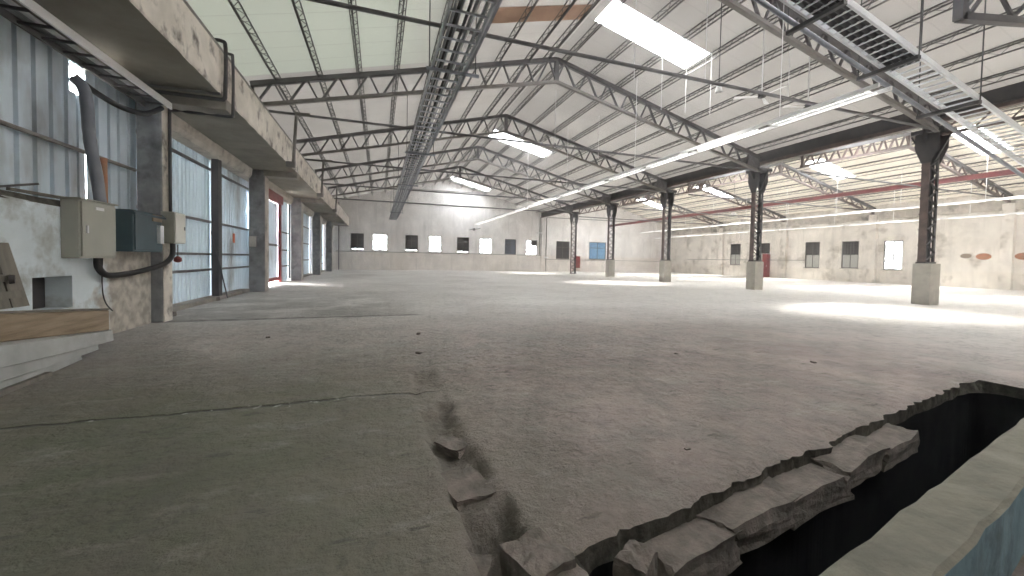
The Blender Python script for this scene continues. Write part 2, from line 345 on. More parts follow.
# ------------------------------------------------------------------ the floor with its pit and trench
PO = Vector((.93, 1.76)); PA = .178
EU = Vector((math.cos(PA), math.sin(PA))); EV = Vector((-math.sin(PA), math.cos(PA)))
def uv(u, v): p = PO+EU*u+EV*v; return p.x, p.y
PIT_U, PIT_V = 6.75, -.92
def edge_noise(u, sd=0): return .06*noise.noise((u*1.7, sd, 3))+.05*noise.noise((u*5, sd, 8))+.03*noise.noise((u*14, sd, 1))
def lines(a, b, lo, hi, st, g=1.18):
    L = []; x = lo
    while x < hi-1e-6: L.append(x); x += st
    L.append(hi); x = hi; d = st
    while x < b: d *= g; x += d; L.append(min(x, b))
    x = lo; d = st
    while x > a: d *= g; x -= d; L.insert(0, max(x, a))
    return L
def groove(x, y):
    """depth of the broken strip that runs back from the pit"""
    c = .58+.05*math.sin(y*1.1)+.10*max(0, y-3.5)*.12; wd = .17+.04*noise.noise((x*0, y*2.1, 4))
    if y > 9: return 0
    t = max(0, 1-abs(x-c+.05*noise.noise((y*4, 2, 2)))/wd); t = min(1, t*3.2)
    hole = .13*max(0, 1-((x-.62)/.17)**2-((y-1.92)/.22)**2)**.5 if abs(x-.62) < .17 and abs(y-1.92) < .22 and ((x-.62)/.17)**2+((y-1.92)/.22)**2 < 1 else 0
    fade = 1 if y < 4.0 else max(0, 1-(y-4.0)/2.2)*.7
    return hole+t*fade*max(.01, .06+.09*noise.noise((x*3, y*2.2, 7))+.05*noise.noise((x*9, y*9, 9)))
def build_floor():
    us = lines(-34, 62, -3.6, 8.4, .05); vs = lines(-14, 62, -1.5, 4.6, .05, 1.12)
    # snap lines to the pit edges
    def snap(L, val):
        i = min(range(len(L)), key=lambda k: abs(L[k]-val)); L[i] = val; return i
    iu0, iu1 = snap(us, 0), snap(us, PIT_U); iv0, iv1 = snap(vs, PIT_V), snap(vs, 0)
    V = []; F_ = []; W = len(us); SOIL = []
    for j, v in enumerate(vs):
        for i, u in enumerate(us):
            fall = math.exp(-abs(v)/.25) if -.1 <= u <= PIT_U+.1 else 0
            vv = v+edge_noise(u)*fall if v >= -.3 else v
            fu = math.exp(-abs(u)/.2) if PIT_V-.1 < v < .1 else 0
            uu = u+edge_noise(v*2, 5)*fu
            x, y = uv(uu, vv); z = 0
            if -4 < u < 9 and -2 < v < 9:
                z = .012*noise.noise((x*.9, y*.9, 0))+.008*noise.noise((x*3.2, y*3.2, 5))+.006*noise.noise((x*9, y*9, 2))
                z -= groove(x, y)
                if 0 <= u <= PIT_U and v > -.01: z -= .035*math.exp(-v/.06)+.03*max(0, noise.noise((x*5, y*5, 3)))*math.exp(-v/.15)
                k = math.exp(-((x-1.5)/1.5)**2-((y-5.2)/.7)**2)
                z += k*.02*noise.noise((x*7, y*7, 1))
                z *= min(1, (9-v)/3, (9-u)/1.5, (u+4)/1)
            V.append((x, y, z)); SOIL.append(min(1, max(0, groove(x, y)/.09)) if -4 < u < 9 and -2 < v < 9 else 0)
    for j in range(len(vs)-1):
        for i in range(W-1):
            if iu0 <= i < iu1 and iv0 <= j < iv1: continue
            F_.append((j*W+i, j*W+i+1, (j+1)*W+i+1, (j+1)*W+i))
    me = bpy.data.meshes.new('floor'); me.from_pydata(V, [], F_)
    me.materials.append(MT['floor'])
    at = me.attributes.new('soil', 'FLOAT', 'POINT'); at.data.foreach_set('value', SOIL)
    for p in me.polygons: p.use_smooth = True
    o = bpy.data.objects.new('floor', me); COL.objects.link(o); struct(o)
    # pit walls hang from the hole's own edge
    ring = [(iu0+k, iv1) for k in range(iu1-iu0)]+[(iu1, iv1-k) for k in range(iv1-iv0)]+[(iu1-k, iv0) for k in range(iu1-iu0)]+[(iu0, iv0+k) for k in range(iv1-iv0)]
    top = [V[j*W+i] for i, j in ring]; n = len(top)
    mb = MB(); dep = (0, -.14, -.28, -1.5)
    for d in dep:
        for k, p in enumerate(top):
            if d < -.1: p = tuple(sum(top[(k+i) % n][c] for i in range(-5, 6))/11 for c in range(3))
            q = noise.noise((p[0]*4, p[1]*4, d*9))*.025 if d > -1.4 and d < 0 else 0
            mb.v.append((p[0]+q, p[1]+q, p[2]+d))
    for r in range(len(dep)-1):
        for k in range(n): mb.f.append((r*n+k, r*n+(k+1) % n, (r+1)*n+(k+1) % n, (r+1)*n+k))
    mb.f.append(tuple((len(dep)-1)*n+k for k in range(n)))
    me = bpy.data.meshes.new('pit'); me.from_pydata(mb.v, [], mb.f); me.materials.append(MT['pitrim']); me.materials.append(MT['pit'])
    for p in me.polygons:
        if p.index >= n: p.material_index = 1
    o = bpy.data.objects.new('trim_1', me); COL.objects.link(o); struct(o)
build_floor()

# broken ledge and loose chunks inside the pit edge
def chunk(name, label, cx, cy, z, sx, sy, sz, rz, seed, group):
    bm = bmesh.new(); bmesh.ops.create_cube(bm, size=1)
    bmesh.ops.subdivide_edges(bm, edges=bm.edges[:], cuts=5, use_grid_fill=True)
    for v in bm.verts:
        c = v.co.copy(); d = noise.noise_vector((c*1.5+Vector((seed*3.1, seed, 0))))*.14+noise.noise_vector((c*4+Vector((seed, 0, seed*2))))*.06
        v.co = c*(1-.10*(c.length-.5))+d; v.co.x *= sx; v.co.y *= sy; v.co.z *= sz
    me = bpy.data.meshes.new(name); bm.to_mesh(me); bm.free(); me.materials.append(MT['chunk'])
    o = bpy.data.objects.new(name, me); COL.objects.link(o); o.location = (cx, cy, z); o.rotation_euler = (0, 0, rz)
    return tag(o, label, 'rubble', group)
G_CH = 'broken concrete pieces along the pit edge'
x, y = uv(-.17, .02)
chunk('concrete_chunk', 'squarish broken concrete block at the left corner of the dark pit', x, y, -.07, .27, .26, .24, .25, 1, G_CH)
x, y = uv(.33, -.16)
chunk('concrete_chunk', 'small loose concrete lump wedged inside the pit near its left end', x, y, -.15, .17, .17, .26, .5, 4, G_CH)
lab = ['flat broken slab piece on the pit ledge, nearest the loose lump', 'second broken slab piece along the pit ledge from its near end', 'third broken slab piece along the pit ledge, middle of the row',
       'fourth broken slab piece along the pit ledge, greenish and low', 'last broken slab piece on the pit ledge where the ledge stops short']
uu = .52
for i, (l, dv, zz) in enumerate([(.62, -.10, -.25), (.78, -.09, -.22), (.72, -.11, -.24), (.80, -.10, -.20), (.78, -.11, -.22)]):
    x, y = uv(uu+l/2, dv); uu += l*.96
    chunk('ledge_slab', lab[i], x, y, zz, l*1.10, .25+.03*math.sin(i*3), .20, PA+.03*math.sin(i*5), 11+i, G_CH)
for i, (x, y, s, hh, zz, l) in enumerate([(.56, 2.55, .17, .09, -.055, 'large flat concrete flake in the trench, nearest the pit'), (.60, 3.15, .11, .07, -.055, 'flat concrete flake in the middle of the shallow trench'), (.40, 1.86, .11, .16, -.09, 'low concrete piece on the left lip of the trench mouth')]):
    chunk('concrete_flake', l, x, y, zz, s*1.7, s*2.3, hh, .25+i*.4, 30+i, 'concrete flakes in the shallow trench')
for i, (x, y, s, l) in enumerate([(2.35, 2.45, .035, 'single pale pebble lying on the floor near the pit edge'), (6.3, 4.1, .06, 'dark stone on the floor beyond the right end of the pit'), (4.6, 5.1, .05, 'dark stone on the floor in front of the second column'), (-1.9, 8.1, .05, 'dark scrap lying on the floor by the left joint'), (.75, 7.8, .08, 'dark clod at the far end of the trench'), (.6, 6.2, .07, 'dark clod halfway up the broken strip of floor')]):
    chunk('pebble', l, x, y, s*.15, s*1.3, s*.8, s*.5, i*1.1, 50+i, 'loose stones on the floor')

# parapet along the near side of the pit
pa = []
mb = MB(); n = 60
for i in range(n+1):
    u = -.9+i*(10.4/n)
    e1 = .015*noise.noise((u*3, 1, 1)); e2 = .012*noise.noise((u*4, 7, 1)); ez = .01*noise.noise((u*5, 3, 2))
    for v, z in ((PIT_V+e1-.01, -.4), (PIT_V+e1, .385+ez), (PIT_V-.02+e1, .40+ez), (PIT_V-.20+e2, .40-ez), (PIT_V-.22+e2, .385), (PIT_V-.22, -.4)):
        x, y = uv(u, v); mb.v.append((x, y, z))
for i in range(n):
    for k in range(5): mb.f.append((i*6+k, (i+1)*6+k, (i+1)*6+k+1, i*6+k+1))
mb.f.append(tuple(range(6))); mb.f.append(tuple(n*6+k for k in range(6)))
o = mb.build('trim_2', ['parapet', 'parapet_blue']); struct(o)
for p in o.data.polygons:
    if abs(p.normal.z) < .5 and p.center.z < .39 and (Vector((p.center.x, p.center.y))-PO).dot(EV) < PIT_V-.15: p.material_index = 1

# ------------------------------------------------------------------ walls
def breaks(a, b, holes, i, j): return sorted({a, b, *[h[i] for h in holes], *[h[j] for h in holes]})
def wall(name, axis, p0, p1, a0, a1, top, holes, m, extra=()):
    """a wall of thickness p0..p1 across axis ('Y' = spans X, 'X' = spans Y), with rectangular holes (a, b, z0, z1)"""
    mb = MB(); bs = sorted({*breaks(a0, a1, holes, 0, 1), *extra})
    for s, e in zip(bs, bs[1:]):
        mid = (s+e)/2; hs = sorted([h for h in holes if h[0] <= mid <= h[1]], key=lambda h: h[2]); z = 0
        segs = []
        for h in hs: segs.append((z, h[2])); z = h[3]
        for (z0, z1) in segs:
            if z1 > z0: mb.prism([(s, z0), (e, z0), (e, z1), (s, z1)], axis, p0, p1)
        mb.prism([(s, z), (e, z), (e, top(e)), (s, top(s))], axis, p0, p1)
    return struct(mb.build(name, m))
FW = [(-3.07, -1.65, 2.26, 4.19), (-.72, .93, 2.26, 4.19), (2.97, 4.44, 2.26, 4.19), (5.71, 7.24, 2.2, 4.2), (9.16, 10.7, 2.2, 4.16), (12.05, 13.7, 2.18, 4.12), (15.41, 16.95, 2.15, 4.12), (18.32, 19.93, 2.13, 4.10), (22.72, 24.75, 1.72, 4.10), (27.79, 30.46, 1.73, 4.13)]
wall('wall_far', 'Y', YF, YF+.3, -5.9, XR+.3, lambda x: (roofL(x) if x < XC+.3 else roofR(x))+.05, FW, 'wall_far', extra=(XA, XC+.3, XB))
RW = [(20.34, 21.67, 1.2, 3.68), (23.52, 24.92, 1.25, 3.76), (26.86, 28.26, 1.2, 3.8), (32.1, 33.3, 1.6, 3.85), (35.84, 37.3, 1.32, 3.9)]
wall('wall_right', 'X', XR, XR+.3, YB, YF, lambda y: roofR(XR)+.05, RW, 'wall_right')
wall('wall_back', 'Y', YB-.3, YB, -5.9, XR+.3, lambda x: (roofL(x) if x < XC+.3 else roofR(x))+.05, [], 'wall_right', extra=(XA, XC+.3, XB))
# dado of the far wall with its dark ledge
o = MB().box(-4.6, 20.5, YF-.07, YF, 0, 2.10).build('trim_3', 'wall_far'); struct(o)
o = MB().box(-4.6, 20.5, YF-.12, YF, 2.08, 2.15).build('trim_4', 'steel_l'); struct(o)
o = MB().box(XC+.5, XR, YF-.04, YF, 1.58, 1.63).build('trim_5', 'steel_l'); struct(o)
o = MB().box(20.45, 20.95, YF-.18, YF, 0, 7.6).build('trim_6', 'wall_far'); struct(o)
for i, y in enumerate(RY+[6.7]):
    o = MB().box(XR-.32, XR, y-.3, y+.3, 0, 6.0).build('trim_%d' % (7+i), 'wall_right', bevel=.02); struct(o)
o = MB().box(XR-.25, XR, YB, YF, 5.55, 6.2).build('trim_12', 'conc_l'); struct(o)

# ------------------------------------------------------------------ windows
def window(n, axis, p, h, kind):
    a, b, z0, z1 = h; root = bpy.data.objects.new('window_%d' % n, None); COL.objects.link(root); struct(root)
    root.location = ((a+b)/2, p, z0) if axis == 'Y' else (p, (a+b)/2, z0); W = b-a; H = z1-z0
    def B(mb, u0, u1, w0, w1, d0, d1):
        if axis == 'Y': mb.box(u0, u1, d0, d1, w0, w1)
        else: mb.box(d0, d1, u0, u1, w0, w1)
    fr = MB(); t = .07
    B(fr, -W/2, -W/2+t, 0, H, .05, .17); B(fr, W/2-t, W/2, 0, H, .05, .17); B(fr, -W/2, W/2, 0, t, .05, .17); B(fr, -W/2, W/2, H-t, H, .05, .17)
    fr.build('window_frame', 'frame', root)
    sl = MB(); B(sl, -W/2-.06, W/2+.06, -.06, 0, -.14, .1); sl.build('window_sill', 'conc_l', root)
    tz = H*.66 if kind != 'lattice' else H*.5
    mu = MB(); B(mu, -.03, .03, t, H-t, .08, .14); B(mu, -W/2+t, W/2-t, tz-.03, tz+.03, .08, .14); mu.build('mullion', 'frame', root)
    if kind in ('dark', 'half', 'mix'):
        mu = MB(); B(mu, -W/2+t, W/2-t, H*.33-.015, H*.33+.015, .09, .13); mu.build('glazing_bar', 'frame', root)
    def pane(u0, u1, w0, w1, m, nm='pane'):
        q = MB(); B(q, u0, u1, w0, w1, .105, .115); q.build(nm, m, root)
    L, Rg = (-W/2+t, -.03), (.03, W/2-t); lo, hi = (t, tz-.03), (tz+.03, H-t)
    if kind == 'dark':
        for u in (L, Rg):
            for z in (lo, hi): pane(*u, *z, 'glass_dirty')
    elif kind == 'mix':
        for u in (L, Rg): pane(*u, *hi, 'glass_dirty')
        for u in (L, Rg): pane(*u, t, H*.11, 'glass_clear'); pane(*u, H*.11, H*.33-.015, 'glass_dirty'); pane(*u, H*.33+.015, tz-.03, 'glass_dirty')
    elif kind == 'open':
        for u in (L, Rg):
            for z in (lo, hi): pane(*u, *z, 'glass_clear')
    elif kind == 'half':
        for z in (lo, hi): pane(*L, *z, 'glass_clear')
        pane(*Rg, *hi, 'glass_dirty'); pane(*Rg, *lo, 'glass_clear')
    elif kind == 'shut':
        pane(*L, t, H-t, 'shut', 'shutter'); pane(*Rg, t, H-t, 'shut', 'shutter')
    elif kind == 'tarp':
        for z in (lo, hi): pane(-W/2+t, W/2-t, *z, 'tarp', 'tarpaulin_sheet')
    elif kind == 'grey':
        for u in (L, Rg):
            for z in (lo, hi): pane(*u, *z, 'glass_dirty')
    elif kind == 'lattice':
        for u in (L, Rg): pane(*u, *lo, 'glass_pale'); pane(*u, *hi, 'glass_dirty')
        for k in range(1, 5):
            g = MB(); z = tz+(H-t-tz)*k/5; B(g, -W/2+t, W/2-t, z-.012, z+.012, .06, .1); g.build('grille_bar', 'frame', root)
        for k in range(1, 6):
            if k == 3: continue
            g = MB(); u = -W/2+W*k/6; B(g, u-.012, u+.012, tz, H-t, .06, .1); g.build('grille_bar', 'frame', root)
    return root
for i, (h, k) in enumerate(zip(FW, ['mix', 'open', 'mix', 'open', 'mix', 'open', 'shut', 'half', 'grey', 'tarp'])): window(i+1, 'Y', YF, h, k)
for i, (h, k) in enumerate(zip(RW, ['open', 'lattice', 'lattice', 'lattice', 'lattice'])): window(i+11, 'X', XR, h, k)

# ------------------------------------------------------------------ roof
def roof(name, xa, xb, zf, holes, m, t=.05):
    mb = MB(); xs = breaks(xa, xb, holes, 0, 1); ys = breaks(YB, YF+.3, holes, 2, 3)
    for x0, x1 in zip(xs, xs[1:]):
        for y0, y1 in zip(ys, ys[1:]):
            mx, my = (x0+x1)/2, (y0+y1)/2
            if any(h[0] < mx < h[1] and h[2] < my < h[3] for h in holes): continue
            a, b = zf(x0), zf(x1)
            k = len(mb.v); mb.v += [(x0, y0, a), (x1, y0, b), (x1, y1, b), (x0, y1, a)]; mb.f.append((k, k+1, k+2, k+3))   # one skin of sheeting, lit through by the sky
    return struct(mb.build(name, m))
SKL = [(7.95, 12.4, 4.2, 5.8), (7.95, 12.4, -3.6, -2.0), (7.95, 12.4, 12.4, 13.75), (7.95, 12.5, 27.6, 29.3), (7.9, 12.5, 44.9, 46.6)]  # first two are unseen, added to brighten the left wall
SK_ADDED = [(23.0, 27.4, 4.2, 5.8), (23.0, 27.4, 12.4, 14.0), (23.0, 27.4, 20.3, 21.9), (23.0, 27.4, 31.2, 32.8), (23.0, 27.4, 41.0, 42.5)]  # unseen roof lights, added to brighten the right bay
SKR = [(31.2, 35.2, 4.2, 5.6), (31.2, 35.2, 12.3, 13.6), (31.2, 35.2, 20.3, 21.7), (31.2, 35.2, 31.2, 32.8), (31.2, 35.2, 41.0, 42.5)]
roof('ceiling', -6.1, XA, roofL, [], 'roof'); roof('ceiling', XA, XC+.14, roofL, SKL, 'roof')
roof('ceiling', XC+.63, XB, roofR, SK_ADDED, 'roof'); roof('ceiling', XB, XR+.3, roofR, SKR, 'roof')
for i, (h, f) in enumerate([(h, roofL) for h in SKL]+[(h, roofR) for h in SKR+SK_ADDED]):
    a, b = f(h[0])+.02, f(h[1])+.02
    q = MB(); q.v = [(h[0], h[2], a), (h[1], h[2], b), (h[1], h[3], b), (h[0], h[3], a)]; q.f = [(0, 1, 2, 3)]
    struct(q.build('window_%d' % (20+i), 'skylight'))
q = MB(); x0, x1 = 3.7, 7.5; a, b = roofL(x0)-.02, roofL(x1)-.02
q.hexa([(x0, 12.9, a-.012), (x1, 12.9, b-.012), (x1, 13.85, b-.012), (x0, 13.85, a-.012), (x0, 12.9, a), (x1, 12.9, b), (x1, 13.85, b), (x0, 13.85, a)])
tag(q.build('plywood_sheet', 'ply'), 'brown patch sheet under the white roof just left of the ridge', 'roof panel')

# ------------------------------------------------------------------ purlins: light lattice joists running the length of the hall
def make_purlin():
    root = thing('lattice_purlin', 'x', 'purlin')
    y0, y1 = YB+.2, YF-.05
    for x in (-.10, .10): MB().bar((x, y0, -.03), (x, y1, -.03), .03, .04).build('top_chord', 'purlin', root)
    MB().bar((0, y0, -.25), (0, y1, -.25), .045, .04).build('bottom_chord', 'purlin', root)
    mb = MB(); n = int((y1-y0)/.30); s = (y1-y0)/n
    for i in range(n):
        a, b = (-.10, .10) if i % 2 == 0 else (.10, -.10)
        mb.bar((a, y0+i*s, -.035), (b, y0+(i+1)*s, -.035), .015)
        if i % 2 == 0: mb.bar((-.09, y0+i*s, -.05), (0, y0+(i+1)*s, -.24), .014); mb.bar((0, y0+(i+1)*s, -.24), (.09, y0+(i+2)*s, -.05), .014)
    mb.build('lacing', 'purlin', root)
    return root
PX = [-3.62+1.42*k for k in range(8)]+[7.25]
px2 = [8.1]+[9.57+1.43*k for k in range(8)]
proto = make_purlin(); first = True
def place_purlin(x, z, lab, grp):
    global first
    o = proto if first else copy_tree(proto); first = False
    o.location = (x, 0, z-.01); o['label'] = lab; o['group'] = grp
for k, x in enumerate(PX): place_purlin(x, roofL(x), 'lattice roof purlin, %s up from the left eave on the left bay' % ORD[k], 'purlins of the left bay')
for k, x in enumerate(px2): place_purlin(x, roofL(x), 'lattice roof purlin, %s down from the ridge on the left bay\'s column side' % ORD[k], 'purlins of the left bay')
xs = [21.6+1.3*k for k in range(7)]
for k, x in enumerate(xs): place_purlin(x, roofR(x), 'lattice roof purlin, %s beyond the column row in the far bay' % ORD[k], 'purlins of the right bay')
xs = [30.4+1.4*k for k in range(8)]
for k, x in enumerate(xs): place_purlin(x, roofR(x), 'lattice roof purlin, %s down from the far bay\'s ridge towards its outer wall' % ORD[k], 'purlins of the right bay')

# ------------------------------------------------------------------ trusses
def make_truss(name, xa, xl, xr, top, bot, m_top, m_bot, m_web, tie, npan):
    root = thing(name, 'x', 'roof truss')
    for (s, e) in ((xl, xa), (xa, xr)):
        MB().bar((s, 0, top(s)), (e, 0, top(e)), .20, .17).build('top_chord', m_top, root)
        MB().bar((s, 0, bot(s)), (e, 0, bot(e)), .16, .12).build('bottom_chord', m_bot, root)
    MB().box(xa-.1, xa+.1, -.07, .07, bot(xa), top(xa)).build('king_post', m_web, root)
    for x in (xl+.05, xr-.05): MB().box(x-.05, x+.05, -.05, .05, bot(x), top(x)).build('end_post', m_web, root)
    for (s, e) in ((xl, xa), (xr, xa)):
        st = (e-s)/npan
        for i in range(npan):
            a, b = s+st*i, s+st*(i+1)
            MB().bar((a+st*.12, 0, bot(a+st*.12)), (a+st*.62, 0, top(a+st*.62)), .085, .07).build('web_member', m_web, root)
            if i < npan-1 or True:
                MB().bar((a+st*.66, 0, top(a+st*.66)), (b, 0, bot(b)), .075, .06).build('web_member', m_web, root)
    for sx, xx in ((-1, xr),):
        q = MB().prism([(xx, bot(xx)-.05), (xx+sx*.9, bot(xx+sx*.9)), (xx+sx*.75, top(xx+sx*.75)), (xx, top(xx))], 'Y', -.015, .015); q.build('gusset_plate', m_web, root)
    if tie is not None:
        MB().tube([(xl, 0, tie), (xr, 0, tie)], .05, 8).build('tie_rod', m_top, root)
    return root
tl = lambda x: ZA-.252*abs(x-XA)
bl = lambda x: 9.70-.232*abs(x-XA)
p = make_truss('roof_truss', XA, XL, XC, tl, bl, 'steel', 'steel_l', 'steel', 6.78, 11)  # bottom chord coloured lighter for the light coming up off the floor
for k, y in enumerate(CY):
    o = p if k == 0 else copy_tree(p)
    o.location = (0, y, 0); o['label'] = 'grey steel roof truss over the left bay, %s from the camera' % ORD[k]; o['group'] = 'trusses of the left bay'
tr = lambda x: 9.38-.246*abs(x-XB)
br = lambda x: 8.62-.222*abs(x-XB)
p = make_truss('roof_truss', XB, XC+.5, XR-.1, tr, br, 'steel', 'rust', 'rust', 6.35, 9)
for k, y in enumerate(RY):
    o = p if k == 0 else copy_tree(p)
    o.location = (0, y, 0); o['label'] = 'rust red roof truss over the bay beyond the columns, %s from the camera' % ORD[k]; o['group'] = 'trusses of the right bay'

# ------------------------------------------------------------------ columns
def make_column(zb=1.63):
    root = thing('lattice_column', 'x', 'column')
    # base corner nearest the camera is at (0, 0); the column stands behind it
    if zb > 1: MB().box(0, .66, 0, .56, 0, 1.63).build('plinth', 'plinth', root, bevel=.02)
    x0, x1, y0, y1 = .06, .70, .21, .45; zt = 6.9
    q = MB().box(x0, x0+.03, y0, y1, zb, zt)
    q.box(x0, x0+.05, y0, y0+.03, zb, zt); q.box(x0, x0+.05, y1-.03, y1, zb, zt); q.build('channel', 'rust', root)
    for yy, sy in ((y0, 1), (y1, -1)):
        q = MB().box(x1-.11, x1, min(yy, yy+sy*.025), max(yy, yy+sy*.025), zb, zt); q.box(x1-.025, x1, min(yy, yy+sy*.10), max(yy, yy+sy*.10), zb, zt)
        q.build('corner_angle', 'steel_d', root)
    n = 13 if zb > 1 else 18; h = (5.63-zb)/n
    for yy in (y0-.012, y1+.012):
        for i in range(n):
            a, b = (x0+.04, x1-.07) if i % 2 == 0 else (x1-.07, x0+.04)
            MB().bar((a, yy, zb+.12+i*h), (b, yy, zb+.12+(i+1)*h), .02, .065, up=(0, 1, 0)).build('lacing_bar', 'steel_d', root)
    for i in range(n):
        a, b = (y0+.06, y1-.06) if i % 2 == 0 else (y1-.06, y0+.06)
        MB().bar((x1+.012, a, zb+.12+i*h), (x1+.012, b, zb+.12+(i+1)*h), .02, .05, up=(1, 0, 0)).build('lacing_bar', 'steel_d', root)
    MB().box(x0-.04, x1+.04, y0-.03, y1+.03, zb, zb+.07).build('base_plate', 'steel_d', root)
    yc = (y0+y1)/2
    for xx in (x0-.012, x1):
        MB().prism([(y0-.02, 5.6), (y1+.02, 5.6), (y1+.24, 6.2), (y1+.24, 6.75), (y0-.24, 6.75), (y0-.24, 6.2)], 'X', xx, xx+.012).build('head_plate', 'steel_d', root)
    MB().prism([(x0, 6.3), (x1, 6.3), (x1+.2, 6.7), (x1+.2, 7.0), (x0-.3, 7.0), (x0-.3, 6.7)], 'Y', yc-.02, yc+.02).build('cross_head', 'steel_d', root)
    MB().box(-.10, .78, -.22, .76, 6.75, 6.9).build('cap_plate', 'steel_d', root)
    for sy, yy in ((-1, y0), (1, y1)): MB().bar((.38, yy, 5.7), (.38, yy+sy*.5, 6.8), .07, .05).build('knee_brace', 'steel_d', root)
    return root
p = make_column()
for k, y in enumerate(CY):
    o = p if k == 0 else copy_tree(p) if k < 4 else make_column(.02)
    o.location = (XC, y, 0); o['group'] = 'lattice columns between the bays'
    o['label'] = ['dark laced steel column on a tall concrete plinth, nearest the camera', 'second laced steel column from the camera, standing on its concrete plinth', 'third laced steel column, the middle one of the row', 'fourth laced steel column, in front of the blue sheeted window', 'farthest laced steel column of the row, close to the far wall'][k]
XG = XC+.34
o = MB().box(XG-.28, XG+.28, YB, YF, 7.28, 7.34).box(XG-.28, XG-.24, YB, YF, 7.30, 7.90).box(XG+.24, XG+.28, YB, YF, 7.30, 7.78)
tag(o.build('valley_gutter', 'steel_d'), 'long dark steel gutter running above the row of columns', 'gutter')
def make_girder(L):
    root = thing('lattice_girder', 'x', 'girder')
    MB().box(-.1, .1, 0, L, 7.14, 7.26).build('top_chord', 'rust', root)
    MB().box(-.08, .08, 0, L, 6.60, 6.70).build('bottom_chord', 'rust', root)
    n = 16; s = L/n
    for i in range(n):
        a, b = (6.68, 7.16) if i % 2 == 0 else (7.16, 6.68)
        MB().bar((0, i*s, a), (0, (i+1)*s, b), .05, .04).build('web_member', 'rust', root)
    return root
p = make_girder(6.92)
p.location = (XG, CY[0]+.57-7.4923, 0); p['label'] = 'rusty lattice girder reaching from the nearest column towards the camera'
o = MB().box(XG-.27, XG-.15, CY[0]+.4, YF, 7.12, 7.28).box(XG-.30, XG-.10, CY[0]+.4, YF, 7.10, 7.13)
tag(o.build('gutter_beam', 'rust'), 'slim rust red beam carrying the gutter along the row of columns', 'beam')
o = MB().box(30.8, 31.0, YB, YF, 6.35, 6.6).box(30.7, 31.1, YB, YF, 6.57, 6.6)
tag(o.build('longitudinal_beam', 'redbeam'), 'long red steel beam under the bay beyond the columns', 'beam')

# ------------------------------------------------------------------ left wall: piers, beam, gates
for k, y in enumerate(PY):
    q = MB(); d = .62 if k else .40
    q.box(-4.98 if k else -4.86, XL, y, y+d, 0, 4.95)
    o = q.build('trim_%d' % (20+k), 'pier', bevel=.03); struct(o)
    # corbel under the beam
    q = MB().prism([(XL-.05, 4.72), (-3.24, 4.72), (-3.24, 4.97), (XL-.05, 4.97)], 'Y', y, y+.55)
    struct(q.build('trim_%d' % (30+k), 'conc', bevel=.02))
# lighter facing on the hall side of each darker pier
for k, y in enumerate(PY[1:]):
    o = MB().box(XL-.01, XL+.012, y+.04, y+.58, 0, 4.7).build('trim_%d' % (40+k), 'conc_l'); struct(o)
o = MB().box(XL-.01, XL+.012, PY[0]+.02, PY[0]+.38, .0, 4.7).build('trim_45', 'conc_beam'); struct(o)
# crane beam: long, edges crumbling
mb = MB(); n = 260; z0, z1 = 4.96, 5.92
for i in range(n+1):
    y = YB+(YF-YB)*i/n
    a = .02*noise.noise((y*2.5, 0, 1)); b = .03*noise.noise((y*1.9, 4, 1))
    for x, z in ((-5.5, z0), (-3.27+a*.3, z0+a), (-3.25+b*.4, z0+.03+abs(b)), (-3.25+a*.5, z1-.03), (-3.28, z1+b*.5), (-5.5, z1)): mb.v.append((x, y, z))
for i in range(n):
    for k in range(6): mb.f.append((i*6+k, (i+1)*6+k, (i+1)*6+(k+1) % 6, i*6+(k+1) % 6))
mb.f += [tuple(range(6)), tuple(n*6+k for k in range(6))]
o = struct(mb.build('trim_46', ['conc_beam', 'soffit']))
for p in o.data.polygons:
    if p.normal.z < -.7: p.material_index = 1  # downward faces take the shade-dark colour
# broken lintel over the gates
mb = MB(); n = 220
for i in range(n+1):
    y = PY[0]+.3+(YF-PY[0]-.4)*i/n
    a = .05*noise.noise((y*2.2, 0, 9))+.03*noise.noise((y*7, 0, 3)); c = .03*noise.noise((y*3, 5, 2))
    for x, z in ((-5.35, 4.60), (-4.93+c, 4.60+a), (-4.86+c, 4.72+a*.6), (-4.84+c, 4.96), (-5.35, 4.96)): mb.v.append((x, y, z))
for i in range(n):
    for k in range(5): mb.f.append((i*5+k, (i+1)*5+k, (i+1)*5+(k+1) % 5, i*5+(k+1) % 5))
mb.f += [tuple(range(5)), tuple(n*5+k for k in range(5))]
struct(mb.build('trim_47', 'conc_l'))
o = MB().box(-5.6, -5.2, YB, YF, 5.9, 8.0).build('wall_left', 'conc'); struct(o)
# gate threshold
mb = MB()
for y0, y1 in ((10.8, 18.4), (26.9, 34.3), (34.9, 42.2)): mb.box(-5.35, -4.95, y0, y1, 0, .13)
struct(mb.build('trim_48', 'conc', bevel=.02))
# near part: low limewashed wall with niche, sheeting above
NI = (6.88, 7.92, .86, 1.17)
NIY = [(7.37, 8.13, .62, 1.12)]
wall('wall_left', 'X', -5.0, -4.62, YB, PY[0]-.02, lambda y: 2.2+.02*math.sin(y*3), NIY, 'blue_wall', extra=[YB+.5*k for k in range(1, 34)])
o = MB().box(-5.02, -4.95, 7.2, 8.3, .5, 1.3).build('trim_49', 'steel_d'); struct(o)
mb = MB()
prev = None
for i in range(45):
    y = YB+.1+(PY[0]-YB-.2)*i/44
    mb.v += [(-5.0, y, 2.20), (-4.61+.03*noise.noise((y*3, 1, 1)), y, 2.19+.02*noise.noise((y*2, 0, 1))), (-4.66+.03*noise.noise((y*2, 1, 5)), y, 2.29+.03*noise.noise((y*4, 2, 2))), (-5.0, y, 2.31)]
for i in range(44):
    for k in range(4): mb.f.append((i*4+k, (i+1)*4+k, (i+1)*4+(k+1) % 4, i*4+(k+1) % 4))
struct(mb.build('trim_50', 'pitrim'))

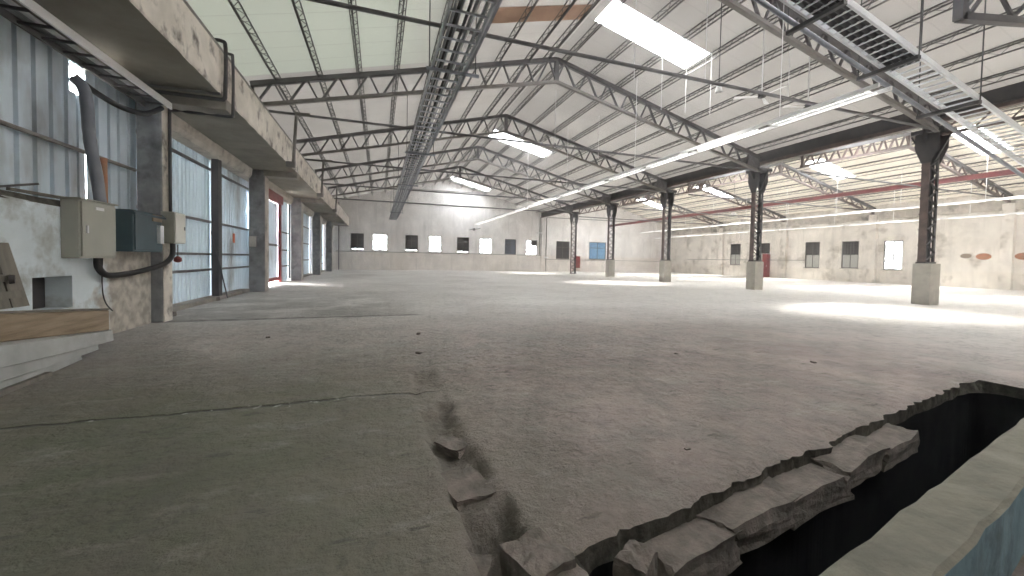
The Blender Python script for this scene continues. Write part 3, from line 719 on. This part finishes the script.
def corrugated(y0, y1, z0, z1, x, pitch=.20, d=.035, holes=(), double=True):
    """sheet with narrow folded grooves in the plane X = x, spanning Y"""
    ys = []; y = y0
    while y < y1:
        for f, o in ((0, 0), (.72, 0), (.74, -d*1.9), (.96, -d*1.9)):
            yy = y+pitch*f
            if yy <= y1: ys.append((yy, o))
        y += pitch
    ys.append((y1, ys[-1][1]))
    mb = MB()
    for yy, o in ys: mb.v += [(x+o, yy, z0), (x+o, yy, z1)]
    for i in range(len(ys)-1):
        ym = (ys[i][0]+ys[i+1][0])/2
        if any(h[0] < ym < h[1] for h in holes): continue
        mb.f.append((2*i, 2*i+2, 2*i+3, 2*i+1))
    if not double: return mb
    m = len(mb.v); mb.v += [(a-.012, b, c) for a, b, c in mb.v]; mb.f += [tuple(m+k for k in reversed(f)) for f in list(mb.f)]
    return mb
# sheeting above the low wall: a thing with rails
sh = thing('corrugated_wall_sheeting', 'tall bluish corrugated sheeting above the low wall behind the electrical boxes', 'wall sheeting')
corrugated(YB, 8.72, 2.2, 4.96, -4.95, .32, .04).build('sheet', 'sheet', sh)
corrugated(8.72, 9.12, 2.2, 4.22, -4.95, .20, .04).build('sheet', 'sheet', sh)
corrugated(8.72, 9.12, 4.72, 4.96, -4.95, .20, .04).build('sheet', 'sheet', sh)
corrugated(9.12, 9.80, 2.2, 4.96, -4.95, .32, .04).build('sheet', 'sheet', sh)
corrugated(9.78, PY[0]+.3, 2.2, 4.96, -4.97, .32, .03).build('sheet', 'sheet', sh)
MB().tube([(-4.87, YB, 3.24), (-4.87, 10.4, 3.24)], .035, 8).build('rail', 'steel_l', sh)
MB().tube([(-4.87, YB, 4.86), (-4.87, 10.4, 4.86)], .03, 8).build('rail', 'steel', sh)

def gate(name, label, y0, y1, x, z1, leaf, fr, rails, post=None, cat='gate'):
    root = thing(name, label, cat, (x, y0, 0), 0)
    W = y1-y0
    corrugated(0, W, .0, z1, 0, .235, .05, double=False).build('leaf', leaf, root)
    for z in rails: MB().box(.03, .10, 0, W, z-.035, z+.035).build('rail', fr, root)
    for y in ((0, W) if post is None else post): MB().box(.03, .13, y-.05, y+.05, .13, z1).build('stile', fr, root)
    return root
g = gate('corrugated_gate', 'bluish corrugated gate leaf between the first pier and the dark middle post', 10.5, 15.45, -5.28, 4.75, 'sheet_g', 'steel', (4.25, 2.55, 1.5, 1.0), (0.05,))
g = gate('corrugated_gate', 'bluish corrugated gate leaf with orange sticker beyond the dark middle post', 15.46, 19.5, -5.28, 4.75, 'sheet_g', 'steel', (4.25, 2.55, 1.5, 1.0), (.1,))
for z0, z1 in ((.0, 2.9), (4.1, 4.9)): corrugated(4.0, 5.2, z0, z1, -.02, .235, .03, double=False).build('leaf_extension', 'sheet_g', g)
MB().box(.055, .065, 1.9, 2.1, 1.95, 2.3).build('sticker', 'orange', g)
o = MB().box(-5.16, -4.97, 15.2, 15.5, 0, 4.8)
tag(o.build('gate_post', 'steel_d'), 'dark steel post between the two leaves of the first gate', 'post')
o = MB().tube([(-4.90, 15.75, .02), (-4.94, 14.55, 2.2)], .022, 6)
tag(o.build('leaning_pole', 'steel_d'), 'thin dark pole leaning against the first corrugated gate', 'pole')
# red framed gate
g = thing('red_framed_gate', 'white sheeted gate leaf in a red steel frame, standing ajar past the second pier', 'gate', (-5.1, 19.0, 0))
corrugated(0, 4.6, .25, 4.2, 0, .235, .03, double=False).build('leaf', 'sheet_g', g)
for z, h in ((.25, .12), (2.0, .07)): MB().box(.03, .11, 0, 4.7, z-h/2, z+h).build('rail', 'redpaint' if z < 1 else 'steel', g)
MB().box(.03, .14, 4.6, 4.9, .1, 4.2).build('stile', 'redpaint', g)
MB().box(.02, .22, 0, 4.9, 4.2, 4.62).build('head_rail', 'redpaint', g)
o = gate('corrugated_gate', 'narrow dark corrugated gate leaf beside the bright gap of the red framed gate', 24.25, 26.6, -5.2, 4.6, 'sheet_g', 'steel_d', (.9, 1.8, 2.8), None)
o = gate('corrugated_gate', 'pale corrugated gate between the third and fourth piers', 26.9, 34.4, -5.2, 4.6, 'sheet_g', 'steel', (3.6, 2.4, 1.2), None)
o = gate('corrugated_gate', 'white gate leaf between the fourth and fifth piers', 34.8, 42.4, -5.2, 4.7, 'sheet_g', 'steel', (.8, 1.6), None)
o = gate('corrugated_gate', 'cream gate leaf standing open at the far end of the left wall', 43.0, 48.0, -5.2, 4.7, 'sheet_g', 'steel', (1.2, 3.2), None)

# vertical props carrying the ties at the left end
for k, y in enumerate(CY[1:4]):
    r = thing('prop_post', ['slanting grey pipe prop above the beam, nearest the camera', 'second slanting grey pipe prop above the left beam', 'farthest slanting grey pipe prop above the left beam'][k], 'pipe', (0, y, 0), 0, 'pipe props on the left beam')
    MB().tube([(-3.02, -.25, 4.75), (-2.95, 0, 6.85)], .055, 8).build('pipe', 'steel_l', r)
    MB().tube([(-3.0, -.02, 6.78), (-2.5, -.02, 6.80)], .07, 8).build('clamp', 'steel_l', r)
    MB().box(-3.24, -2.95, -.33, -.17, 4.75, 4.95).build('foot_bracket', 'steel_l', r)
# pipe along the top of the beam
o = MB().tube([(-3.35, YB, 6.02), (-3.35, 30, 6.02)], .05, 8)
tag(o.build('eaves_pipe', 'steel_l'), 'grey pipe lying along the top edge of the left concrete beam', 'pipe')

# ------------------------------------------------------------------ electrical gear on the left wall
t = thing('electrical_cabinet', 'large beige grey electrical cabinet on the pale blue wall', 'electrical box', (-4.62, 7.90, 1.40))
MB().box(0, .22, 0, .88, 0, .92).build('body', 'boxgrey', t, bevel=.01)
dr = MB().box(.22, .245, .03, .85, .03, .89).build('door', 'boxgrey', t, bevel=.008)
MB().box(.245, .25, .34, .54, .785, .835).build('label_plate', 'white', dr)
MB().box(.245, .265, .11, .14, .40, .52).build('handle', 'galv', dr)
MB().box(0, .26, -.02, .90, .92, .94).build('rain_lip', 'boxgrey', t)
t = thing('meter_box', 'dark blue green switch box between the beige cabinet and the pier', 'electrical box', (-4.62, 9.12, 1.52))
MB().box(0, .30, 0, 1.05, 0, .78).build('body', 'boxblue', t, bevel=.015)
MB().prism([(0, .78), (.30, .78), (.36, .72), (.36, .69), (0, .74)], 'Y', -.03, 1.08).build('hood', 'boxblue', t)
dr = MB().box(.30, .32, .05, .80, .04, .70).build('door', 'boxblue', t, bevel=.008)
MB().box(.30, .36, .84, .98, .18, .55).build('switch_handle', 'galv', dr)
MB().box(.30, .34, .62, .95, .62, .76).build('paper_tag', 'wood', t)
t = thing('junction_box', 'small cream junction box fixed to the corner of the first pier', 'electrical box', (-4.42, 10.33, 1.72))
MB().box(0, .24, 0, .50, 0, .68).build('body', 'boxgrey', t, bevel=.01)
dr = MB().box(.24, .26, .02, .48, .02, .66).build('door', 'boxwhite', t, bevel=.006)
MB().box(.26, .275, .40, .43, .30, .38).build('handle', 'steel', dr)
t = thing('alarm_lamp', 'small red warning lamp hanging below the cream junction box', 'lamp', (-4.30, 10.78, 1.30))
MB().tube([(0, 0, 0), (0, 0, .03), (0, 0, .10), (0, 0, .14)], [.03, .075, .07, .02], 12).build('lens', 'redpaint', t, smooth=True)
MB().tube([(0, 0, .13), (0, 0, .4)], .008, 6).build('stem', 'black', t)
def cable(name, label, pts, r, m, cat='cable', n=8, seg=8):
    return tag(MB().tube(bez(pts, n), r, seg).build(name, m, smooth=True), label, cat)
cable('power_cable', 'thick black cable looping from the beige cabinet to the cream junction box', [(-4.5, 8.50, 1.42), (-4.5, 8.52, 1.24), (-4.5, 8.75, 1.10), (-4.5, 9.3, 1.10), (-4.45, 9.9, 1.17), (-4.36, 10.3, 1.27), (-4.30, 10.52, 1.45), (-4.30, 10.55, 1.74)], .052, 'black')
cable('thin_wire', 'thin black wire dangling below the beige cabinet', [(-4.55, 8.72, 1.40), (-4.57, 8.74, .9), (-4.56, 8.8, .62), (-4.54, 8.95, .45)], .010, 'black')
cable('flexible_duct', 'fat grey flexible duct dropping from the wall hole to the beige cabinet', [(-4.90, 8.78, 4.40), (-4.78, 8.66, 4.34), (-4.68, 8.62, 4.10), (-4.66, 8.66, 3.4), (-4.58, 8.66, 2.8), (-4.50, 8.60, 2.33)], .085, 'galv_d')
cable('sagging_cable', 'black cable sagging from the bright wall hole to the cable ladder', [(-4.92, 8.80, 4.50), (-4.75, 8.95, 4.32), (-4.55, 9.3, 4.20), (-4.4, 9.75, 4.26), (-4.3, 10.15, 4.52)], .05, 'black')
cable('rusty_pipe', 'short rusty orange pipe standing on the wall ledge behind the duct', [(-4.72, 9.12, 2.3), (-4.72, 9.12, 3.2)], .05, 'orange_d', 'pipe', 2)
cable('steel_conduit', 'dark conduit running down the first pier to the cream junction box', [(-4.36, 10.62, 2.40), (-4.36, 10.62, 4.55), (-4.34, 10.62, 4.62), (-4.24, 10.62, 4.64), (-3.3, 10.62, 4.64), (-3.2, 10.62, 4.68), (-3.18, 10.62, 4.8), (-3.18, 10.62, 5.9), (-3.25, 10.62, 6.05), (-3.7, 10.62, 6.08)], .032, 'steel_d', 'pipe', 4)
cable('steel_conduit', 'dark conduit bent around the beam over the first pier, ending under the soffit', [(-4.5, 10.12, 4.84), (-3.35, 10.12, 4.84), (-3.2, 10.12, 4.86), (-3.17, 10.12, 5.0), (-3.17, 10.15, 5.95), (-3.25, 10.2, 6.12), (-3.45, 10.25, 6.14)], .04, 'steel_d', 'pipe', 4)
cable('soffit_pipe', 'thin second conduit under the soffit beside the bent conduit', [(-4.6, 9.98, 4.90), (-3.4, 9.98, 4.90), (-3.22, 9.98, 4.92)], .03, 'steel', 'pipe', 4)
t = thing('notice_board', 'small pinkish grey notice plate on the second pier', 'sign', (-4.70, 18.33, 2.05))
MB().box(-.24, .0, -.05, -.02, -.22, .20).build('plate', 'conc_l', t)
MB().box(-.26, .02, -.03, .06, -.24, .22).build('backing', 'steel_l', t)
# cable ladder high on the left wall
def ladder(name, label, cat, pts0, pts1, rail_h, rail_w, spacing, m_rail, m_rung, rung=.03, m_rail2=None, group=None, side=(0, 0, 1)):
    t = thing(name, label, cat, (0, 0, 0), 0, group)
    a0, a1 = map(Vector, pts0); b0, b1 = map(Vector, pts1)
    MB().bar(a0, a1, rail_w, rail_h).build('side_rail', m_rail, t)
    MB().bar(b0, b1, rail_w, rail_h).build('side_rail', m_rail2 or m_rail, t)
    L = (a1-a0).length; n = int(L/spacing)
    for i in range(n+1):
        f = (i+.5)/(n+1); p, q = a0.lerp(a1, f), b0.lerp(b1, f)
        dz = Vector((0, 0, -rail_h*.25))
        MB().bar(p+dz, q+dz, rung, rung).build('rung', m_rung, t)
    return t
ladder('cable_ladder', 'cable ladder with a white outer rail high on the left wall', 'cable ladder', ((-4.66, 2.6, 4.62), (-4.66, 10.3, 4.62)), ((-4.20, 2.6, 4.62), (-4.20, 10.3, 4.62)), .13, .035, .42, 'steel', 'steel_d', .035, 'white')
for i, (x, c) in enumerate([(-4.58, 'greyc'), (-4.52, 'greyc'), (-4.45, 'white')]):
    cable('tray_cable', ['grey cable on the left wall ladder, next to the sheeting', 'grey cable on the left wall ladder, in the middle', 'white cable on the left wall ladder'][i], [(x, 2.6, 4.66), (x+.02, 5, 4.66), (x-.02, 7.5, 4.66), (x, 9.9, 4.66)], .032, c)

# scrap pile in the left corner
t = thing('timber_beam', 'thick brown timber beam lying on the grey sheets by the left wall', 'timber')
MB().hexa([(-4.10, 3.6, .74), (-3.76, 3.6, .74), (-3.80, 7.42, .34), (-4.14, 7.42, .34), (-4.10, 3.6, 1.04), (-3.76, 3.6, 1.04), (-3.80, 7.42, .64), (-4.14, 7.42, .64)]).build('beam', 'wood', t, bevel=.015)
MB().hexa([(-4.12, 3.6, 1.045), (-3.74, 3.6, 1.045), (-3.79, 7.40, .645), (-4.15, 7.40, .645), (-4.12, 3.6, 1.06), (-3.74, 3.6, 1.06), (-3.79, 7.40, .67), (-4.15, 7.40, .67)]).build('loose_board', 'wood_g', t)
def bent_sheet(label, y0, y1, x0, x1, z, tilt, lip, m):
    mb = MB(); n = 24
    for i in range(n+1):
        y = y0+(y1-y0)*i/n; taper = (i/n); dz = -tilt*taper
        xo = x1-.20*taper**3
        prof = [(x0, z+dz), (xo-.08, z+dz), (xo, z+dz-.02), (xo+.015, z+dz-lip*(1-.4*taper)), (xo-.05, z+dz-lip*(1-.4*taper)-.02), (xo-.07, z+dz-.05), (x0, z+dz-.03)]
        mb.v += [(x, y, max(.012, zz)) for x, zz in prof]
    k = 7
    for i in range(n):
        for j in range(k): mb.f.append((i*k+j, (i+1)*k+j, (i+1)*k+(j+1) % k, i*k+(j+1) % k))
    mb.f += [tuple(range(k)), tuple(n*k+j for j in range(k))]
    return tag(mb.build('metal_sheet', m), label, 'metal sheet', 'grey metal sheets stacked by the left wall')
bent_sheet('topmost pale grey metal sheet, directly under the timber beam', 3.4, 7.60, -4.56, -3.66, .73, .40, .30, 'pile')
bent_sheet('middle grey metal sheet of the stack by the left wall', 3.4, 7.30, -4.56, -3.68, .42, .22, .20, 'pile')
bent_sheet('lowest grey metal sheet of the stack, its lip close to the floor', 3.4, 7.0, -4.56, -3.70, .21, .12, .16, 'pile')
o = MB().hexa([(-3.72, 3.6, .0), (-3.55, 3.6, .0), (-3.72, 6.2, .0), (-3.88, 6.2, .0), (-3.72, 3.6, .06), (-3.55, 3.6, .06), (-3.72, 6.2, .05), (-3.88, 6.2, .05)])
tag(o.build('floor_plank', 'wood_g'), 'grey plank lying on the floor in front of the sheet stack', 'plank')
t = thing('wooden_panel', 'weathered slatted wooden panel leaning on the low wall at the left edge', 'wooden panel', (-4.38, 5.80, .78))
def lean(y0, y1, z0, z1, a, b): return MB().hexa([(a-.2*z0, y0, z0), (b-.2*z0, y0, z0), (b-.2*z0, y1, z0), (a-.2*z0, y1, z0), (a-.2*z1, y0, z1), (b-.2*z1, y0, z1), (b-.2*z1, y1-.05*(z1-z0), z1), (a-.2*z1, y1-.05*(z1-z0), z1)])
for k in range(5): lean(-.2+k*.265, .05+k*.265, 0, .82, -.02, .02).build('slat', 'wood_g', t)
for z in (.12, .33): lean(-.2, 1.04, z, z+.09, .02, .05).build('batten', 'wood_g', t)
MB().tube([(.0, .85, .36), (.04, .87, .36)], [.06, .05], 8).build('knot', 'steel_d', t)
o = MB().bar((-4.80, 7.3, 2.345), (-4.68, 8.0, 2.335), .05, .04).build('scrap_stick', 'wood_g'); tag(o, 'broken stick lying on the ledge of the low wall', 'stick')
o = MB().bar((-4.78, 7.1, 2.34), (-4.62, 7.5, 2.46), .04, .03).build('scrap_stick', 'steel_d'); tag(o, 'dark bent scrap poking up from the wall ledge', 'scrap')
for k, (x, y, s, l) in enumerate([(-4.7, 11.35, .13, 'dark lump on the floor against the first gate'), (-5.0, 15.0, .12, 'small dark block at the foot of the middle gate post')]):
    chunk('rubble_lump', l, x, y, s*.45, s*1.6, s*1.4, s, k, 70+k, 'lumps along the left wall')

# ------------------------------------------------------------------ cable trays and light rows
def tray(name, label, x0, x1, z, y0, y1, sp):
    t = ladder(name, label, 'cable tray', ((x0, y0, z), (x0, y1, z)), ((x1, y0, z), (x1, y1, z)), .12, .04, sp, 'galv_m', 'galv_m', .035)
    return t
tray('cable_ladder', 'long overhead cable tray running down the left bay to the far wall', 1.13, 1.86, 5.90, 4.0, 47.6, .46)
for i, (x, c) in enumerate([(1.22, 'greyc'), (1.30, 'black'), (1.38, 'greyc'), (1.47, 'black'), (1.56, 'greyc'), (1.64, 'white'), (1.74, 'greyc')]):
    pts = [(x+.03*math.sin(i*2+k*1.3), 4+k*4.8, 5.93) for k in range(10)]
    cable('tray_cable', ['outermost grey cable on the overhead tray, at its left rail', 'left one of the two black cables on the overhead tray', 'left inner grey cable on the overhead tray, between the two black ones', 'right one of the two black cables, middle of the overhead tray', 'middle grey cable on the overhead tray', 'white cable on the overhead tray', 'right grey cable on the overhead tray, at its right rail'][i], pts, .032, c, n=6, seg=6)
o = thing('service_channel', 'slim steel channel hung along the right side of the overhead cable tray', 'cable channel')
MB().box(1.98, 2.06, 4, 47.5, 6.12, 6.17).box(1.98, 1.99, 4, 47.5, 6.12, 6.24).box(2.05, 2.06, 4, 47.5, 6.12, 6.24).build('channel', 'galv_d', o)
for k, y in enumerate(CY):
    h = thing('tray_hanger', 'hanger frame holding the overhead tray under the %s left truss' % ORD[k], 'hanger', (0, y, 0), 0, 'hangers of the overhead tray')
    for x in (1.05, 2.12): MB().tube([(x, 0, 5.80), (x, 0, bl(x))], .014, 6).build('rod', 'steel_d', h)
    MB().box(.98, 2.2, -.03, .03, 5.76, 5.82).build('cross_bar', 'galv_d', h)
# sloping cable tray under the roof at the right
def zs(x): return 8.83-.25*x
t = ladder('cable_ladder', 'sloping galvanised cable ladder hung under the roof at the upper right', 'cable ladder', ((3.0, 5.90, zs(3)), (20.0, 5.90, zs(20.0))), ((3.0, 5.28, zs(3)), (20.0, 5.28, zs(20.0))), .13, .05, .22, 'galv', 'galv', .032)
for i, (yy, c) in enumerate([(5.80, 'black'), (5.66, 'black'), (5.52, 'black'), (5.38, 'black')]):
    cable('tray_cable', ['black cable on the sloping ladder, along its far rail', 'black cable on the sloping ladder, next to the far rail cable', 'black cable on the sloping ladder, next to the near rail cable', 'black cable on the sloping ladder, along its near rail'][i], [(3, yy, zs(3)+.02), (6, yy+.02, zs(6)+.02), (9, yy-.02, zs(9)+.02), (11.2, yy, zs(11.2)+.02)], .062, c, n=5, seg=6)
cable('support_pipe', 'thick steel pipe running beside the far rail of the sloping ladder', [(3.0, 6.28, zs(3)+.1), (19.0, 6.28, zs(19)+.1)], .05, 'galv_d', 'pipe', 2)
for k, x in enumerate((8.5, 10.9, 13.3)):
    h = thing('tray_hanger', ['upper hanger frame of the sloping ladder', 'middle hanger frame of the sloping ladder', 'lower hanger frame of the sloping ladder'][k], 'hanger', (x, 0, 0), 0, 'hangers of the sloping ladder')
    MB().bar((0, 5.22, zs(x)-.12), (0, 6.36, zs(x)-.12), .10, .08).build('cross_bar', 'steel_d', h)
    for yy in (5.23, 6.35): MB().tube([(0, yy, zs(x)-.1), (0, yy, roofL(x)-.02)], .014, 6).build('rod', 'steel_d', h)
# white lighting ladders
def light_row(label, x, z, y0, y1, wd, topz, grp, nsec):
    t = ladder('lighting_track', label, 'lighting track', ((x, y0, z), (x, y1, z)), ((x+wd, y0, z), (x+wd, y1, z)), .09, .06, .62, 'white', 'white', .04, None, grp)
    for k in range(nsec):
        a = y0+(y1-y0)*(k+.08)/nsec; b = y0+(y1-y0)*(k+.92)/nsec
        for u in (.22, .78): MB().tube([(x+wd*u, a, z-.05), (x+wd*u, b, z-.05)], .013, 6).build('fluorescent_tube', 'tube', t)
    return t
GL = 'white lighting tracks'
light_row('white lighting track running down the left bay in front of the columns', 10.95, 5.70, 5.95, 46.5, .46, 8, GL, 14)
light_row('upper white lighting track beyond the columns', 34.8, 5.62, 4.0, 46.5, .35, 8, GL, 14)
light_row('lower white lighting track beyond the columns, nearer the outer wall', 37.3, 4.92, 4.0, 46.5, .2, 8, GL, 14)
def rod(label, x, y, z0, z1, r=.012, m='white', grp=None):
    return tag(MB().tube([(x, y, z0), (x, y, z1)], r, 6).build('hanger_rod', m), label, 'hanger rod', grp)
for k in range(6):
    y = 8.5+k*6.9; rod('thin rod holding the left bay lighting track, %s from the camera' % ORD[k], 11.18, y, 5.72, roofL(11.18), .010, 'white', 'rods of the left lighting track')
for k in range(9):
    y = 9.2+k*4.1; rod('thin white rod holding the upper far bay track, %s from the camera' % ORD[k], 34.97, y, 5.62, roofR(34.97), .018, 'white', 'rods of the upper far track')
    rod('thin white rod holding the lower far bay track, %s from the camera' % ORD[k], 37.4, y+1.6, 4.92, roofR(37.4), .018, 'white', 'rods of the lower far track')
for k, (x, y, z, l) in enumerate([(7.94, 11.1, 7.5, 'loose white drop rod just right of the ridge, leftmost of the group'), (10.5, 12.87, 7.5, 'loose white drop rod second from the ridge'), (11.4, 12.56, 7.4, 'loose white drop rod under the nearest bright roof light'), (10.26, 10.44, 7.5, 'loose white drop rod in front of the nearest bright roof light'), (12.26, 12.18, 7.3, 'loose white drop rod left of the ceiling fans'), (13.93, 10.3, 7.5, 'loose white drop rod between the two ceiling fans'), (9.0, 19.5, 7.6, 'loose white drop rod behind the second truss, nearer the ridge'), (12.0, 20.0, 7.4, 'loose white drop rod behind the second truss, nearer the columns')]):
    rod(l, x, y, z, roofL(x), .010, 'white', 'loose drop rods under the left bay roof')
def fan(label, x, y, z, rz):
    t = thing('ceiling_fan', label, 'ceiling fan', (x, y, z), rz, 'ceiling fans')
    MB().tube([(0, 0, .1), (0, 0, roofL(x)-z-.02)], .018, 8).build('down_rod', 'white', t)
    MB().tube([(0, 0, -.06), (0, 0, -.04), (0, 0, .05), (0, 0, .12)], [.05, .12, .12, .04], 14).build('motor', 'steel_d', t)
    for k in range(3):
        a = 2*PI*k/3; c, s = math.cos(a), math.sin(a)
        def P(r, w_, z_): return (c*r-s*w_, s*r+c*w_, z_)
        MB().hexa([P(.12, -.04, -.02), P(.85, -.08, -.03), P(.85, .08, .0), P(.12, .04, .0), P(.12, -.04, -.01), P(.85, -.08, -.02), P(.85, .08, .01), P(.12, .04, .01)]).build('blade', 'white', t)
fan('white ceiling fan on a long rod, left one of the pair', 12.1, 9.85, 7.12, .5)
fan('white ceiling fan on a long rod, right one nearer the sloping ladder', 14.3, 9.85, 7.08, .7)
def pendant(label, x, y, z, zt, r=.2, m='white'):
    t = thing('pendant_lamp', label, 'lamp', (x, y, z), 0, 'pendant lamps')
    MB().tube([(0, 0, 0), (0, 0, .12), (0, 0, .26)], [r, r*.8, .05], 14, False).build('shade', m, t, smooth=True)
    MB().tube([(0, 0, .25), (0, 0, zt-z)], .012, 6).build('cord', 'black', t)
    MB().tube([(0, 0, .02), (0, 0, .15)], [.05, .04], 10).build('bulb', 'white', t)
pendant('small pendant lamp near the left bay ridge, before the fans', 10.4, 10.0, 7.05, roofL(10.4), .12)
pendant('white pendant lamp hanging in the bay beyond the columns', 30.5, 27.2, 5.9, roofR(30.5), .34)
pendant('small dark pendant lamp behind the nearest bright roof light', 9.6, 20.8, 8.0, roofL(9.6), .12, 'steel_d')
# dark lattice frame cut by the top right corner
t = thing('hoist_frame', 'dark steel lattice frame hung under the roof at the upper right corner', 'steel frame', (11.75, 5.0, 0))
MB().bar((0, 0, 6.86), (5.0, 0, 7.72), .16, .15).build('bottom_chord', 'steel_d', t)
MB().bar((0, 0, 8.0), (5.0, 0, 8.2), .14, .12).build('top_chord', 'steel_d', t)
MB().box(-.07, .13, -.08, .08, 6.8, roofL(11.75)).build('end_post', 'steel_d', t)
for a, b in (((.1, 0, 7.0), (1.1, 0, 8.0)), ((1.1, 0, 8.02), (2.1, 0, 7.3)), ((2.1, 0, 7.3), (3.1, 0, 8.1)), ((3.1, 0, 8.1), (4.2, 0, 7.6)), ((.35, 0, 6.98), (1.3, 0, 8.0))): MB().bar(a, b, .07, .06).build('web_member', 'steel_d', t)
MB().prism([(.0, 6.9), (.45, 6.95), (.0, 7.5)], 'Y', -.02, .02).build('gusset_plate', 'steel_d', t)
MB().tube([(4.6, 0, 8.15), (4.6, 0, roofL(16.35)-.02)], .03, 6).build('hanger', 'steel_d', t)

# ------------------------------------------------------------------ fittings on the far and right walls
def pipe(name, label, pts, r, m): return tag(MB().tube(pts, r, 8).build(name, m), label, 'pipe')
pipe('wall_conduit', 'thin dark conduit crossing the far gable wall above the windows', [(-4, YF-.06, 7.95), (14.3, YF-.06, 8.0)], .035, 'steel')
pipe('wall_conduit', 'thin dark conduit high under the far gable', [(2.0, YF-.06, 9.66), (12.0, YF-.06, 9.75)], .03, 'steel')
pipe('wall_pipe', 'vertical pipe on the far wall beside the last row column', [(21.2, YF-.08, 0), (21.2, YF-.08, 7.2)], .05, 'steel_l')
pipe('wall_pipe', 'vertical pipe left of the far wall pilaster', [(19.9+.35, YF-.08, 2.2), (19.9+.35, YF-.08, 7.2)], .04, 'steel_l')
pipe('corner_pipe', 'thin pipe in the corner where left and far walls meet', [(-4.3, YF-.1, 0), (-4.3, YF-.1, 7.6)], .06, 'steel_l')
pipe('wall_pipe', 'pale horizontal pipe along the outer wall under the windows', [(XR-.38, 28, 1.95), (XR-.38, 44, 1.95)], .03, 'steel_l')
pipe('wall_rod', 'long horizontal rod across the far bay end wall', [(21.2, YF-.1, 7.2), (36, YF-.1, 7.25)], .04, 'steel')
t = thing('light_bracket', 'small twin armed bracket on the far wall under the roof light', 'lamp bracket', (11.3, YF-.02, 5.2))
for s in (-1, 1): MB().bar((0, -.05, 0), (s*.7, -.45, .12*s), .07).build('arm', 'steel', t)
MB().box(-.12, .12, -.08, .02, -.15, .15).build('base', 'steel', t)
for k, (x, y, z, l) in enumerate([(20.1, YF-.1, 5.1, 'white junction box on the far wall pilaster, upper one'), (21.0, YF-.25, 1.85, 'white junction box on the far wall pilaster, lower one')]):
    t = thing('junction_box', l, 'junction box', (x, y, z), 0, 'junction boxes on the pilaster')
    MB().box(-.2, .5, -.08, .05, -.1, .1).build('body', 'white', t, bevel=.01); MB().box(-.18, .48, -.09, -.08, -.08, .08).build('lid', 'white', t)
t = thing('fire_cabinet', 'tall red fire cabinet against the outer wall behind the second column', 'fire cabinet', (XR-.4, 32.0, 0))
MB().box(0, .38, 0, .62, .02, 2.6).build('body', 'redpaint', t, bevel=.015); MB().box(-.02, 0, .04, .58, .1, 2.5).build('door', 'redpaint', t); MB().box(-.04, -.02, .1, .14, 1.2, 1.4).build('handle', 'galv', t)
t = thing('fire_riser', 'red fire riser pipe and hose box behind the farthest column', 'fire riser', (25.75, YF-.3, 0))
MB().tube([(-.25, .1, 0), (-.25, .1, 4.3)], .09, 8).build('pipe', 'redpaint', t); MB().box(-.25, .45, -.08, .25, .5, 2.1).build('hose_box', 'redpaint', t, bevel=.02); MB().box(-.2, .4, -.1, -.08, .55, 2.05).build('door', 'redpaint', t)
def oval(label, y, z, w_, h_, m):
    poly = [(y+w_/2*math.cos(2*PI*k/20)*(1+.06*math.sin(k*3)), z+h_/2*math.sin(2*PI*k/20)) for k in range(20)]
    tag(MB().prism(poly, 'X', XR-.015, XR-.001).build('oval_plaque', m), label, 'plaque', 'oval plaques on the outer wall')
oval('orange oval plaque on the outer wall, right of the nearest column', 15.72, 2.32, .78, .48, 'orange_d')
oval('orange oval plaque on the outer wall at the right edge', 13.86, 2.34, .8, .48, 'orange_d')
oval('dull brown oval plaque on the outer wall beside the orange one', 16.62, 2.36, .6, .36, 'brown_d')

# thin dust hanging in the air of the hall
hz = bpy.data.materials.new('dusty_air'); hz.use_nodes = True; nt = hz.node_tree; nt.nodes.remove(nt.nodes['Principled BSDF'])
vs_ = nt.nodes.new('ShaderNodeVolumeScatter'); vs_.inputs['Color'].default_value = (.97, .97, 1, 1); vs_.inputs['Density'].default_value = .004; vs_.inputs['Anisotropy'].default_value = .2
nt.links.new(vs_.outputs[0], nt.nodes['Material Output'].inputs['Volume'])
MT['haze'] = hz
q = MB().box(-14, 52, -16, 60, -3, 15)
o = q.build('haze', 'haze'); o['kind'] = 'stuff'; tag(o, 'thin dusty haze filling the air of the whole hall', 'haze')
